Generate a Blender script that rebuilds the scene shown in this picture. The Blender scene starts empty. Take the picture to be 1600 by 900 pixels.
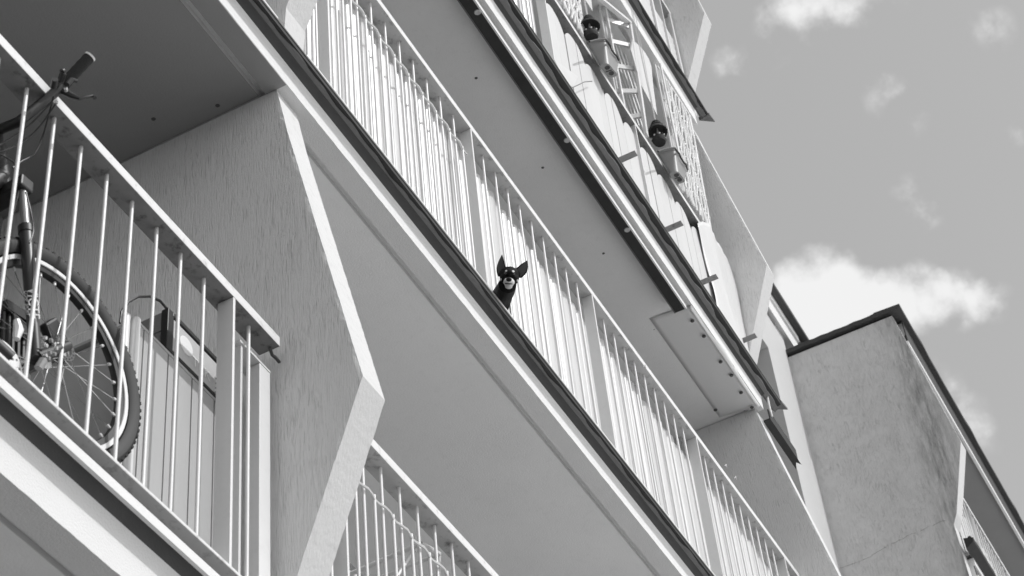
import bpy, bmesh, math, random
from mathutils import Vector, Matrix
random.seed(11)
sc = bpy.context.scene
col = sc.collection
rad = math.radians

# ------------------------------------------------------------------ camera
CAM_H = 1.6                      # eye height above the street
DIST = 2.55                      # camera to the plane of the balcony fronts (y = 0)
RIGHT = Vector((0.46128054, -0.88319718, -0.08475268))
UP = Vector((-0.59784976, -0.37997986, 0.70582645))
FWD = Vector((0.65558823, 0.27491464, 0.70329653))
FPX = 3196.548
cam_data = bpy.data.cameras.new('camera')
cam = bpy.data.objects.new('camera', cam_data)
col.objects.link(cam)
sc.camera = cam
cam_data.sensor_width = 36
cam_data.lens = FPX / 1600 * 36
cam_data.clip_start = 0.05
cam_data.clip_end = 3000
m = Matrix.Identity(4)
for i in range(3):
    m[i][0] = RIGHT[i]; m[i][1] = UP[i]; m[i][2] = -FWD[i]
m[0][3], m[1][3], m[2][3] = 0, -DIST, CAM_H
cam.matrix_world = m
cam_data.dof.use_dof = True
cam_data.dof.focus_distance = 8.9
cam_data.dof.aperture_fstop = 9.0

# ------------------------------------------------------------------ light and sky
SUN_EL, SUN_AZ = 49.0, 2.5      # azimuth measured from the facade normal towards +X
s_dir = Vector((math.cos(rad(SUN_EL)) * math.sin(rad(SUN_AZ)),
                -math.cos(rad(SUN_EL)) * math.cos(rad(SUN_AZ)), math.sin(rad(SUN_EL))))
sun_data = bpy.data.lights.new('sun', 'SUN')
sun_data.energy = 2.6
sun_data.angle = rad(0.5)
sun_data.color = (1, 1, 1)
sun = bpy.data.objects.new('sun', sun_data)
sun.rotation_euler = s_dir.to_track_quat('Z', 'Y').to_euler()
col.objects.link(sun)

world = bpy.data.worlds.new('World')
sc.world = world
world.use_nodes = True
wt = world.node_tree
wn, wl = wt.nodes, wt.links
for n in list(wn): wn.remove(n)
def WN(t, **k):
    n = wn.new(t)
    for a, b in k.items(): setattr(n, a, b)
    return n
out = WN('ShaderNodeOutputWorld'); bg = WN('ShaderNodeBackground')
sky = WN('ShaderNodeTexSky')
sky.sky_type = 'NISHITA'; sky.sun_disc = False
sky.sun_elevation = rad(SUN_EL)
sky.sun_rotation = math.atan2(s_dir.x, s_dir.y)
sky.dust_density = 1.6
bw = WN('ShaderNodeRGBToBW')                # black-and-white film
wl.new(sky.outputs[0], bw.inputs[0])
tc = WN('ShaderNodeTexCoord')
def wmath(op, a, b=None, clamp=False):
    n = WN('ShaderNodeMath', operation=op); n.use_clamp = clamp
    for i, v in enumerate((a, b)):
        if v is None: continue
        if isinstance(v, (int, float)): n.inputs[i].default_value = v
        else: wl.new(v, n.inputs[i])
    return n.outputs[0]
noi = WN('ShaderNodeTexNoise'); noi.inputs['Scale'].default_value = 22; noi.inputs['Detail'].default_value = 9
noi.inputs['Roughness'].default_value = 0.58
noi.inputs['Distortion'].default_value = 0.15
wl.new(tc.outputs['Generated'], noi.inputs['Vector'])
noi2 = WN('ShaderNodeTexNoise'); noi2.inputs['Scale'].default_value = 2.2; noi2.inputs['Detail'].default_value = 4
wl.new(tc.outputs['Generated'], noi2.inputs['Vector'])
# clouds: soft lumps at their places in the sky (direction, radius in degrees, weight)
def dirv(px, py): return (RIGHT * (px - 800) + UP * (450 - py) + FWD * FPX).normalized()
CL = [(dirv(a, b), r * .0179 * .80, w) for a, b, r, w in (
    (1225, 480, 80, 1.0), (1285, 455, 85, 1.35), (1350, 475, 80, 1.15), (1270, 530, 90, 1.1), (1425, 462, 66, .95), (1495, 468, 58, .85), (1550, 470, 42, .6), (1400, 520, 80, .6),
    (1140, 105, 50, .50), (1215, 108, 34, .36), (1262, 88, 34, .40), (1225, 30, 62, .72), (1275, 14, 58, .70), (1335, 4, 45, .45), (1385, 150, 48, .50), (1425, 185, 40, .40),
    (1370, 115, 30, .32), (1425, 300, 44, .50), (1455, 335, 40, .52), (1550, 45, 46, .45), (1592, 208, 34, .42), (1500, 650, 60, .42), (1535, 690, 45, .34), (1475, 600, 50, .36))]
CL += [((0.62, 0.06, 0.78), 1.8, .4), ((0.35, -0.2, 0.91), 6, .7), ((-.4, -.4, .82), 9, .8), ((.1, -.8, .6), 8, .7), ((.8, -.3, .5), 7, .8), ((-.6, .5, .6), 9, .8), ((.6, .7, .4), 8, .8)]
acc = None
for d, r, w in CL:
    v = Vector(d).normalized()
    dp = WN('ShaderNodeVectorMath', operation='DISTANCE')
    wl.new(tc.outputs['Generated'], dp.inputs[0]); dp.inputs[1].default_value = v
    q = wmath('DIVIDE', dp.outputs['Value'], rad(r) * 1.25)
    q = wmath('SUBTRACT', 1.0, q, True)
    sm = wmath('MULTIPLY', wmath('POWER', q, 0.8), w)
    acc = sm if acc is None else wmath('ADD', acc, sm)
nf = wmath('SUBTRACT', wmath('MULTIPLY', noi.outputs['Fac'], 2.0), 1.0)          # fine edge
# noise only where there is cloud
noi3 = WN('ShaderNodeTexNoise'); noi3.inputs['Scale'].default_value = 62; noi3.inputs['Detail'].default_value = 8
noi3.inputs['Roughness'].default_value = 0.55
wl.new(tc.outputs['Generated'], noi3.inputs['Vector'])
edge = wmath('ADD', nf, wmath('SUBTRACT', wmath('MULTIPLY', noi3.outputs['Fac'], 2.4), 1.2))
den = wmath('ADD', acc, wmath('MULTIPLY', edge, wmath('MINIMUM', wmath('MULTIPLY', acc, 2.2), .8)))
den = wmath('ADD', den, wmath('MULTIPLY', nf, .10))
mr = WN('ShaderNodeMapRange', interpolation_type='SMOOTHSTEP')
mr.inputs['From Min'].default_value = 0.10; mr.inputs['From Max'].default_value = 1.30
wl.new(den, mr.inputs['Value'])
skyb = wmath('ADD', wmath('MULTIPLY', bw.outputs[0], 1.75), 1.55)
cl_b = 8.9
mixv = wmath('ADD', wmath('MULTIPLY', skyb, wmath('SUBTRACT', 1.0, mr.outputs[0])), wmath('MULTIPLY', mr.outputs[0], cl_b))
wl.new(mixv, bg.inputs['Color'])
bg.inputs['Strength'].default_value = 0.10
wl.new(bg.outputs[0], out.inputs[0])

sc.view_settings.view_transform = 'Standard'
sc.view_settings.look = 'None'
sc.view_settings.gamma = 1
sc.view_settings.exposure = 0.0
sc.cycles.max_bounces = 8
sc.cycles.diffuse_bounces = 5

# ------------------------------------------------------------------ materials (the photograph is black and white: greys only)
def mat(name, v, rough=.7, metal=0, mottle=0, mscale=3, bump=0, bscale=60, stretch=(1, 1, 1), scratch=0, spec=.4, rnd=0, stain=0, alpha=None, fine=0, grime=0):
    mt = bpy.data.materials.new(name); mt.use_nodes = True
    nt = mt.node_tree; N = nt.nodes; L = nt.links
    b = N['Principled BSDF']
    b.inputs['Roughness'].default_value = rough
    b.inputs['Metallic'].default_value = metal
    b.inputs['Specular IOR Level'].default_value = spec
    mt.diffuse_color = (v, v, v, 1)
    def mth(op, a, c=None, clamp=False):
        n = N.new('ShaderNodeMath'); n.operation = op; n.use_clamp = clamp
        for i, x in enumerate((a, c)):
            if x is None: continue
            if isinstance(x, (int, float)): n.inputs[i].default_value = x
            else: L.new(x, n.inputs[i])
        return n.outputs[0]
    tcn = N.new('ShaderNodeTexCoord')
    mp = N.new('ShaderNodeMapping'); L.new(tcn.outputs['Object'], mp.inputs[0]); mp.inputs['Scale'].default_value = stretch
    def noise(sc_, det=4, ro=.5, vec=None):
        n = N.new('ShaderNodeTexNoise'); n.inputs['Scale'].default_value = sc_; n.inputs['Detail'].default_value = det
        n.inputs['Roughness'].default_value = ro
        L.new(vec or tcn.outputs['Object'], n.inputs['Vector']); return n.outputs['Fac']
    fac = None
    cur = None
    val = v
    if mottle:
        n = mth('SUBTRACT', noise(mscale, 5, .6), .5)
        val = mth('MULTIPLY', v, mth('ADD', 1.0, mth('MULTIPLY', n, mottle * 2)))
    if fine:
        n = mth('SUBTRACT', noise(220, 2, .6), .5)
        val = mth('MULTIPLY', val, mth('ADD', 1.0, mth('MULTIPLY', n, fine * 2)))
    if rnd:
        oi = N.new('ShaderNodeObjectInfo')
        val = mth('MULTIPLY', val, mth('ADD', 1 - rnd, mth('MULTIPLY', oi.outputs['Random'], rnd)))
    height = None
    if scratch:      # vertical scored lines of the render coat, pressed into the plaster
        def streak(sy, sz, lo, gain, seed):
            dn = N.new('ShaderNodeTexNoise'); dn.inputs['Scale'].default_value = 9; dn.inputs['Detail'].default_value = 2
            L.new(tcn.outputs['Object'], dn.inputs['Vector'])
            ad = N.new('ShaderNodeVectorMath'); ad.operation = 'MULTIPLY_ADD'
            L.new(dn.outputs['Color'], ad.inputs[0]); ad.inputs[1].default_value = (.005, .007, 0); L.new(tcn.outputs['Object'], ad.inputs[2])
            mp2 = N.new('ShaderNodeMapping'); mp2.inputs['Scale'].default_value = (sy, sy, sz); mp2.inputs['Location'].default_value = (seed, seed * 2, seed * 3)
            L.new(ad.outputs[0], mp2.inputs[0])
            sn = N.new('ShaderNodeTexNoise'); sn.inputs['Scale'].default_value = 1; sn.inputs['Detail'].default_value = 2; sn.inputs['Roughness'].default_value = .5
            L.new(mp2.outputs[0], sn.inputs['Vector'])
            return mth('MULTIPLY', mth('SUBTRACT', sn.outputs['Fac'], lo), gain, True)
        s1 = streak(150, 13, .56, 8, 0); s2_ = streak(250, 24, .58, 6, 5); s3 = streak(330, 16, .42, 2.2, 9)
        pat = mth('MULTIPLY', mth('SUBTRACT', noise(5, 4, .65), .30), 3.4, True)
        tr = mth('MULTIPLY', mth('MAXIMUM', s1, mth('MULTIPLY', s2_, .7)), pat)
        tr = mth('ADD', tr, mth('MULTIPLY', s3, .6))
        height = mth('MULTIPLY', tr, -1.0)
        val = mth('MULTIPLY', val, mth('SUBTRACT', 1.0, mth('MULTIPLY', tr, .13 * scratch)))
        nb = mth('MULTIPLY', noise(90, 4, .6), .35)
        height = mth('ADD', height, nb)
    if stain:        # weather streaks running down near the outer edge of the gable wall
        sx = N.new('ShaderNodeSeparateXYZ'); L.new(tcn.outputs['Object'], sx.inputs[0])
        e1 = mth('SUBTRACT', 1.0, mth('MULTIPLY', mth('ABSOLUTE', mth('ADD', sx.outputs['Y'], 1.30)), 3.6), True)
        mp3 = N.new('ShaderNodeMapping'); mp3.inputs['Scale'].default_value = (1, 14, 2.0); L.new(tcn.outputs['Object'], mp3.inputs[0])
        s1 = noise(1.3, 6, .7, mp3.outputs[0])
        s2 = mth('MULTIPLY', mth('SUBTRACT', s1, .36), 3.2, True)
        f = mth('MULTIPLY', mth('MULTIPLY', e1, s2), stain)
        val = mth('MULTIPLY', val, mth('SUBTRACT', 1.0, f))
    if grime:
        g = mth('MULTIPLY', mth('SUBTRACT', noise(26, 5, .7), .54), 7, True)
        val = mth('MULTIPLY', val, mth('SUBTRACT', 1.0, mth('MULTIPLY', g, grime)))
    if not isinstance(val, (int, float)):
        cmb = N.new('ShaderNodeCombineColor')
        for i in range(3): L.new(val, cmb.inputs[i])
        L.new(cmb.outputs[0], b.inputs['Base Color'])
    else:
        b.inputs['Base Color'].default_value = (v, v, v, 1)
    if bump:
        bp = N.new('ShaderNodeBump'); bp.inputs['Strength'].default_value = bump; bp.inputs['Distance'].default_value = .004
        if height is None: height = noise(bscale, 5, .6, mp.outputs[0])
        L.new(height, bp.inputs['Height']); L.new(bp.outputs[0], b.inputs['Normal'])
    if alpha is not None:
        b.inputs['Alpha'].default_value = alpha
    return mt
M = {
 'stucco': mat('scored_stucco', .80, .9, mottle=.06, mscale=2.5, bump=.7, scratch=1, spec=.15),
 'stucco_old': mat('weathered_stucco', .63, .9, mottle=.11, mscale=7, bump=.9, scratch=.9, spec=.15, stain=.66),
 'edge': mat('pale_rough_render', .57, .85, mottle=.03, mscale=5, bump=.7, bscale=90, stretch=(1, 1, .35), spec=.2, grime=.10),
 'soffit': mat('painted_soffit', .80, .85, mottle=.10, mscale=1.6, grime=.035, bump=.4, bscale=120, spec=.2, fine=.03),
 'ceiling_shade': mat('painted_ceiling_shade', .31, .85, mottle=.10, mscale=1.3, bump=.25, bscale=120, spec=.2, fine=.03),  # shade of the left bay, put into the ceiling colour
 'band': mat('rough_soffit_band', .72, .9, mottle=.04, mscale=6, bump=.8, bscale=170, spec=.1, fine=.08),
 'fascia': mat('pale_fascia', .66, .85, mottle=.04, mscale=8, bump=.5, bscale=140, spec=.2),
 'underlip': mat('dark_cove_face', .07, .8, mottle=.2, mscale=9, bump=.4, bscale=60, spec=.2),  # darker tone for the downward faces of the cove
 'floor': mat('worn_floor_tiles', .13, .8, mottle=.2, mscale=6, bump=.2, bscale=30),
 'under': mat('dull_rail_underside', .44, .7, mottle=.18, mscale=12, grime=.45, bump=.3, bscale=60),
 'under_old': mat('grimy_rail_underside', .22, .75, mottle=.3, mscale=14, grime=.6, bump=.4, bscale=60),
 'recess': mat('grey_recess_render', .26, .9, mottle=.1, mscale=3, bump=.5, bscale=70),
 'dark_ground': mat('unseen_dark_ground', .05, .95, mottle=.4, mscale=1.5, bump=1, bscale=40),
 'bitumen': mat('black_bitumen', .035, .7, mottle=.3, mscale=12, bump=.6, bscale=50, spec=.3),
 'flash': mat('grey_mortar', .14, .85, mottle=.2, mscale=14, bump=.6, bscale=80),
 'paint': mat('white_gloss_paint', .67, .38, mottle=.03, mscale=9, spec=.5, grime=.05, bump=.08, bscale=60),
 'rail': mat('white_rail_paint', .66, .42, mottle=.05, mscale=9, spec=.5, grime=.30, bump=.15, bscale=60),
 'slat': mat('white_plastic_slat', .60, .33, mottle=.10, mscale=5, spec=.5, rnd=.16, bump=.12, bscale=9, stretch=(4, 4, .6)),
 'board': mat('white_board', .58, .5, mottle=.05, mscale=5, spec=.4, rnd=.07, bump=.4, bscale=10, stretch=(4, 4, .8)),
 'sheet': mat('thin_white_sheeting', .60, .4, mottle=.05, mscale=4, spec=.5, bump=.6, bscale=5),
 'wall': mat('back_wall_render', .42, .9, mottle=.06, mscale=2, bump=.6, bscale=90, spec=.1),
 'wallw': mat('pale_wall_render', .50, .9, mottle=.05, mscale=2, bump=.5, bscale=90, spec=.1),
 'dark': mat('black_plastic', .02, .45, spec=.5),
 'dgrey': mat('dark_grey_metal', .07, .5, spec=.5, mottle=.1, mscale=10),
 'forkp': mat('black_fork_paint', .032, .4, spec=.5, mottle=.1, mscale=10),
 'rubber': mat('tyre_rubber', .018, .75, bump=.3, bscale=200),
 'rubberw': mat('tyre_sidewall', .045, .7, mottle=.1, mscale=30),
 'rimw': mat('white_rim_stripe', .72, .35),
 'steel': mat('bright_steel', .6, .25, metal=1),
 'stanch': mat('grey_stanchion', .30, .3, metal=.3),
 'cab': mat('grey_cabinet', .40, .55, mottle=.05, mscale=5, bump=.15, bscale=30, stretch=(3, 3, .3)),
 'lab': mat('pale_label', .50, .5),
 'labw': mat('white_print', .8, .5),
 'clear': mat('smoked_plastic', .20, .2, spec=.6),
 'glass': mat('window_glass', .03, .05, spec=.8),
 'planter': mat('grey_planter_plastic', .23, .45, mottle=.05, mscale=20),
 'fur': mat('black_fur', .010, .7, bump=.5, bscale=500, spec=.12),
 'furw': mat('pale_fur', .62, .8, bump=.5, bscale=500, mottle=.2, mscale=90, spec=.15),
 'eye': mat('dark_eye', .01, .05, spec=.9),
 'nose': mat('wet_nose', .008, .45, spec=.25),
 'earin': mat('ear_inside', .07, .6),
 'roof': mat('roof_felt', .045, .7, mottle=.2, mscale=12, bump=.6, bscale=40),
 'ground': mat('pale_paving', .70, .9, mottle=.12, mscale=.8, bump=.5, bscale=30),
 'asphalt': mat('asphalt', .06, .9, mottle=.2, mscale=2, bump=.6, bscale=60),
 'pot': mat('dark_hanging_fabric', .035, .75, mottle=.2, mscale=40, bump=.5, bscale=90, spec=.2),
 'plate': mat('painted_sheet_metal', .72, .4, mottle=.04, mscale=2, spec=.5, bump=.2, bscale=3),
 'shade': mat('louvre_grey', .2, .6),
 'straw': mat('white_cane', .78, .6, mottle=.08, mscale=20),
}

# ------------------------------------------------------------------ helpers
def pix(px, py, y):
    """point on the vertical plane y (metres behind the balcony fronts) behind a spot of the survey photograph"""
    d = RIGHT * (px - 800) + UP * (450 - py) + FWD * FPX
    t = (y + DIST) / d.y
    return Vector((0, -DIST, 0)) + d * t
def pixz(px, py, z):
    d = RIGHT * (px - 800) + UP * (450 - py) + FWD * FPX
    t = z / d.z
    return Vector((0, -DIST, 0)) + d * t

class MB:
    def __init__(s): s.v = []; s.f = []
    def add(s, vs, fs):
        n = len(s.v); s.v += [Vector(v) for v in vs]; s.f += [tuple(i + n for i in f) for f in fs]; return s
    def box(s, x0, x1, y0, y1, z0, z1):
        vs = [(x, y, z) for x in (x0, x1) for y in (y0, y1) for z in (z0, z1)]
        return s.add(vs, [(0, 1, 3, 2), (4, 6, 7, 5), (0, 4, 5, 1), (2, 3, 7, 6), (0, 2, 6, 4), (1, 5, 7, 3)])
    def prism(s, prof, x0, x1):
        """closed (y, z) outline swept along X"""
        n = len(prof)
        vs = [(x0, y, z) for y, z in prof] + [(x1, y, z) for y, z in prof]
        fs = [tuple(range(n))[::-1], tuple(range(n, 2 * n))] + [(i, (i + 1) % n, (i + 1) % n + n, i + n) for i in range(n)]
        return s.add(vs, fs)
    def prismy(s, prof, y0, y1):
        n = len(prof)
        vs = [(x, y0, z) for x, z in prof] + [(x, y1, z) for x, z in prof]
        fs = [tuple(range(n)), tuple(range(n, 2 * n))[::-1]] + [(i + n, (i + 1) % n + n, (i + 1) % n, i) for i in range(n)]
        return s.add(vs, fs)
    def bar(s, a, b, w, d=None, ref=(0, 0, 1)):
        """rectangular bar from a to b"""
        a, b = Vector(a), Vector(b); d = d or w
        t = (b - a).normalized(); r = Vector(ref)
        if abs(t.dot(r)) > .98: r = Vector((1, 0, 0))
        u = t.cross(r).normalized(); v = u.cross(t).normalized()
        vs = []
        for p in (a, b):
            for i, j in ((-1, -1), (1, -1), (1, 1), (-1, 1)): vs.append(p + u * (i * w / 2) + v * (j * d / 2))
        return s.add(vs, [(0, 1, 2, 3)[::-1], (4, 5, 6, 7), (0, 1, 5, 4), (1, 2, 6, 5), (2, 3, 7, 6), (3, 0, 4, 7)])
    def tube(s, pts, r, n=8, caps=True):
        pts = [Vector(p) for p in pts]; rs = r if isinstance(r, (list, tuple)) else [r] * len(pts)
        ref = None; rings = []
        for i, p in enumerate(pts):
            t = (pts[min(i + 1, len(pts) - 1)] - pts[max(i - 1, 0)]).normalized()
            if ref is None:
                ref = Vector((0, 0, 1)) if abs(t.z) < .9 else Vector((1, 0, 0))
            u = t.cross(ref).normalized(); v = u.cross(t).normalized(); ref = v
            rings.append([p + u * math.cos(2 * math.pi * k / n) * rs[i] + v * math.sin(2 * math.pi * k / n) * rs[i] for k in range(n)])
        base = len(s.v)
        for rg in rings: s.v += rg
        for i in range(len(rings) - 1):
            for k in range(n):
                a = base + i * n + k; b_ = base + i * n + (k + 1) % n
                s.f.append((a, b_, b_ + n, a + n))
        if caps:
            s.f.append(tuple(base + k for k in range(n))[::-1]); s.f.append(tuple(base + (len(rings) - 1) * n + k for k in range(n)))
        return s
    def lathe(s, c, axis, prof, n=24, closed=False):
        """profile (radius, height) turned about axis through c"""
        c = Vector(c); ax = Vector(axis).normalized(); r = Vector((0, 0, 1)) if abs(ax.z) < .9 else Vector((1, 0, 0))
        u = ax.cross(r).normalized(); v = u.cross(ax).normalized(); base = len(s.v); k = len(prof)
        for i in range(n):
            a = 2 * math.pi * i / n; d = u * math.cos(a) + v * math.sin(a)
            for rr, h in prof: s.v.append(c + d * rr + ax * h)
        for i in range(n):
            for j in range(k if closed else k - 1):
                a = base + i * k + j; b_ = base + i * k + (j + 1) % k; c2 = base + ((i + 1) % n) * k + (j + 1) % k; d2 = base + ((i + 1) % n) * k + j
                s.f.append((a, b_, c2, d2))
        return s
    def torus(s, c, axis, R, r, n=64, k=8, sy=1):
        return s.lathe(c, axis, [(R + r * math.cos(2 * math.pi * j / k), sy * r * math.sin(2 * math.pi * j / k)) for j in range(k)], n, True)
    def mesh(s, name, off=Vector()):
        me = bpy.data.meshes.new(name)
        me.from_pydata([tuple(v - off) for v in s.v], [], s.f); me.update()
        bm = bmesh.new(); bm.from_mesh(me); bmesh.ops.recalc_face_normals(bm, faces=bm.faces); bm.to_mesh(me); bm.free()
        return me
    def build(s, name, m_, parent=None, smooth=False, bevel=0):
        off = wloc(parent) if parent else Vector()
        me = s.mesh(name, off)
        o = bpy.data.objects.new(name, me); col.objects.link(o)
        me.materials.append(M[m_] if isinstance(m_, str) else m_)
        if smooth:
            for p in me.polygons: p.use_smooth = True
            try: me.set_sharp_from_angle(angle=rad(38))
            except Exception: pass
        if parent: o.parent = parent
        if bevel:
            b = o.modifiers.new('bevel', 'BEVEL'); b.width = bevel; b.segments = 2; b.limit_method = 'ANGLE'; b.angle_limit = rad(40)
        return o
def wloc(o):
    v = Vector()
    while o: v += o.location; o = o.parent
    return v
def thing(name, label, cat, loc=(0, 0, 0), group=None):
    o = bpy.data.objects.new(name, None); col.objects.link(o); o.empty_display_size = .1
    o.location = loc; o['label'] = label; o['category'] = cat
    if group: o['group'] = group
    return o
def inst(src, name, parent, loc, scale=None, rot=None):
    """another object of the same mesh; loc is given in the parent's frame"""
    o = src.copy(); o.name = name; o.parent = parent; o.location = loc
    if scale: o.scale = scale
    if rot: o.rotation_euler = rot
    col.objects.link(o); return o

# ------------------------------------------------------------------ ground
g = MB(); g.box(-400, 600, -400, 400, -.5 - CAM_H, -CAM_H)
o = g.build('ground', 'ground'); o['kind'] = 'structure'
r_ = MB(); r_.box(-400, 4.3, -60, 1.2, -CAM_H - .2, -CAM_H + .008); o = r_.build('added_dark_ground', 'dark_ground'); o['kind'] = 'structure'  # unseen ground, added dark to weaken the light bounced up at left
r_ = MB(); r_.box(-400, 600, -72, -62, -CAM_H - .2, -CAM_H + .004); o = r_.build('road', 'asphalt'); o['kind'] = 'structure'

# ------------------------------------------------------------------ the long apartment block
FA, FB = -1.86, 10.19            # its ends along the facade
ZB = {0: .39, 1: 3.179, 2: 5.972, 3: 8.79, 4: 11.66, 5: 14.9}       # undersides of the balcony slabs
END = {0: 10.12, 1: 10.12, 2: 10.12, 3: 10.10, 4: 10.07, 5: 10.12}
LIPEND = {0: 10.2, 1: 10.2, 2: 10.25, 3: 10.31, 4: 10.19, 5: 10.2}
bld = thing('apartment_block', 'long pale stuccoed apartment block with stacked balconies and zigzag dividing walls', 'building', (4, 1.3, -CAM_H))
BW = 1.3

def cove(zb, zt=.165, n=10, y0=0.0, y1=-.055, z0=.082):
    pts = []
    for i in range(n + 1):
        a = math.pi / 2 * i / n
        pts.append((y0 + (y1 - y0) * (1 - math.cos(a)), zb + z0 + (zt - z0) * math.sin(a)))
    return pts
LP = {2: (.082, (-.04, .118), (-.052, .124), (-.066, .127), .158), 3: (.095, (-.03, .125), (-.048, .145), (-.070, .166), .207), 4: (.150, (-.03, .184), (-.048, .192), (-.066, .197), .216)}
for k, zb in ZB.items():
    e = END[k]
    # the slab proper: inner soffit, drip groove, outer band, straight fascia, hollow cove, top
    prof = [(BW, zb + .012), (.122, zb + .012), (.118, zb + .030), (.094, zb + .030), (.09, zb), (0, zb)] + (cove(zb) if k in (0, 1, 5) else cove(zb, LP[k][1][1], 10, 0, LP[k][1][0], LP[k][0])) + [((-.05 if k in (0, 1, 5) else LP[k][1][0]), zb + .20 + (.02 if k == 4 else 0)), (.0, zb + .25), (BW, zb + .25)]
    mb = MB(); nseg = 420; rj = random.Random(40 + k); npf = len(prof)
    for i in range(nseg + 1):
        x = FA + (e - FA) * i / nseg
        for q, (py_, pz_) in enumerate(prof):
            jy = rj.uniform(-.0007, .0007) if q in (4, 5) else 0; jz = rj.uniform(-.0008, .0008) if q in (4, 5) else 0
            if q in (4, 5) and rj.random() < .03: jz += .002
            mb.v.append(Vector((x, py_ + jy, pz_ + jz)))
    for i in range(nseg):
        for q in range(npf):
            a = i * npf + q; b_ = i * npf + (q + 1) % npf; mb.f.append((a, b_, b_ + npf, a + npf))
    mb.f.append(tuple(range(npf))[::-1]); mb.f.append(tuple(nseg * npf + q for q in range(npf)))
    sl = mb.build('balcony_slab', 'fascia', bld, smooth=True)
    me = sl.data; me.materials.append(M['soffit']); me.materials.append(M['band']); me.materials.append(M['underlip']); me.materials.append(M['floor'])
    for p in me.polygons:
        if p.normal.z > .6: p.material_index = 4
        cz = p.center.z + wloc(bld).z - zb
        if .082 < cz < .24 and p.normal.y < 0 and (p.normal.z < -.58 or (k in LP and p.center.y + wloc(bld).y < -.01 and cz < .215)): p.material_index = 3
        if p.normal.z < -.85 and cz < .05:
            cy = p.center.y + BW - 0 if False else (p.center.y + wloc(bld).y)
            p.material_index = 1 if cy > .12 else 2
    # drip lip along the front
    if k in (1, 0, 5):
        lp = MB(); lp.prism([(-.060, zb + .165), (-.050, zb + .163), (-.012, zb + .186), (-.012, zb + .208), (-.058, zb + .200)], FA, LIPEND[k])
        lp.build('drip_lip', 'fascia', sl)
    else:
        _, cvp, mo, fb, ft = LP[k]
        rnd = random.Random(k)
        n = 460; vs = []; fs = []
        for i in range(n + 1):
            x = FA + (LIPEND[k] - FA) * i / n
            wob = .0035 * math.sin(x * 5.1 + k) + .0030 * math.sin(x * 13.7 + 2 * k) + .0028 * math.sin(x * 31 + k) + rnd.uniform(-.0012, .0012)
            yi = mo[0] + wob * (1.0 if k == 2 else 1.5)
            vs += [(x, cvp[0] + .01, zb + cvp[1] - .001), (x, yi, zb + mo[1]), (x, yi - .001, zb + mo[1] + .006), (x, .0, zb + mo[1] + .01)]
        for i in range(n):
            for j in range(4):
                a = i * 4 + j; b_ = i * 4 + (j + 1) % 4
                fs.append((a, b_, b_ + 4, a + 4))
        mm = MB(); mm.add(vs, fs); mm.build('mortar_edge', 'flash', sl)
        bb = MB(); bb.prism([(fb[0], zb + fb[1] + .003), (.0, zb + mo[1] + .011), (.0, zb + .225), (fb[0], zb + ft)], FA, LIPEND[k])
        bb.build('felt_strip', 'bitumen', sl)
        ln = MB(); ln.prism([(fb[0] - .003, zb + ft - .006), (fb[0] - .0005, zb + ft - .006), (fb[0] - .0005, zb + ft + .001), (.0, zb + .227), (.0, zb + .230), (fb[0] - .003, zb + ft + .003)], FA, LIPEND[k])
        ln.build('metal_lip', 'dgrey', sl)
# black channel with a white flange under the third slab, torn off beyond the dividing wall
zb = ZB[3]
ch = MB(); ch.prism([(.030, 8.706), (.094, 8.706), (.094, 8.79), (.088, 8.79), (.088, 8.714), (.030, 8.714)], FA, 8.855)
chn = ch.build('black_channel', 'bitumen', bld)
fl = MB(); fl.prism([(.020, 8.704), (.0295, 8.704), (.0295, 8.736), (.020, 8.736)], FA, 8.86); fl.build('channel_flange', 'paint', chn)
fl = MB(); fl.prism([(.0945, 8.702), (.101, 8.702), (.101, 8.79), (.0945, 8.79)], FA, 8.855); fl.build('channel_flange', 'flash', chn)
for px, py in ((746, 19), (886, 219), (980, 359)):
    p = pixz(px, py, 8.7055)
    rv = MB(); rv.lathe(p + Vector((0, 0, -.001)), (0, 0, -1), [(0, .003), (.006, .003), (.010, .0045), (.016, .0045), (.019, 0)], 16); rv.build('rivet', 'lab', chn, smooth=True)
tc_ = MB()
tc_.prism([(-.028, 8.70), (.022, 8.70), (.022, 8.712), (-.020, 8.712), (-.020, 8.79), (-.028, 8.79)], 10.11, 10.60)
tc_.add([(10.60, -.028, 8.70), (10.60, .022, 8.70), (10.69, .022, 8.70), (10.62, -.006, 8.70), (10.66, -.028, 8.70)], [(0, 1, 2, 3, 4)])
tc_.build('torn_channel_end', 'bitumen', bld)
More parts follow.
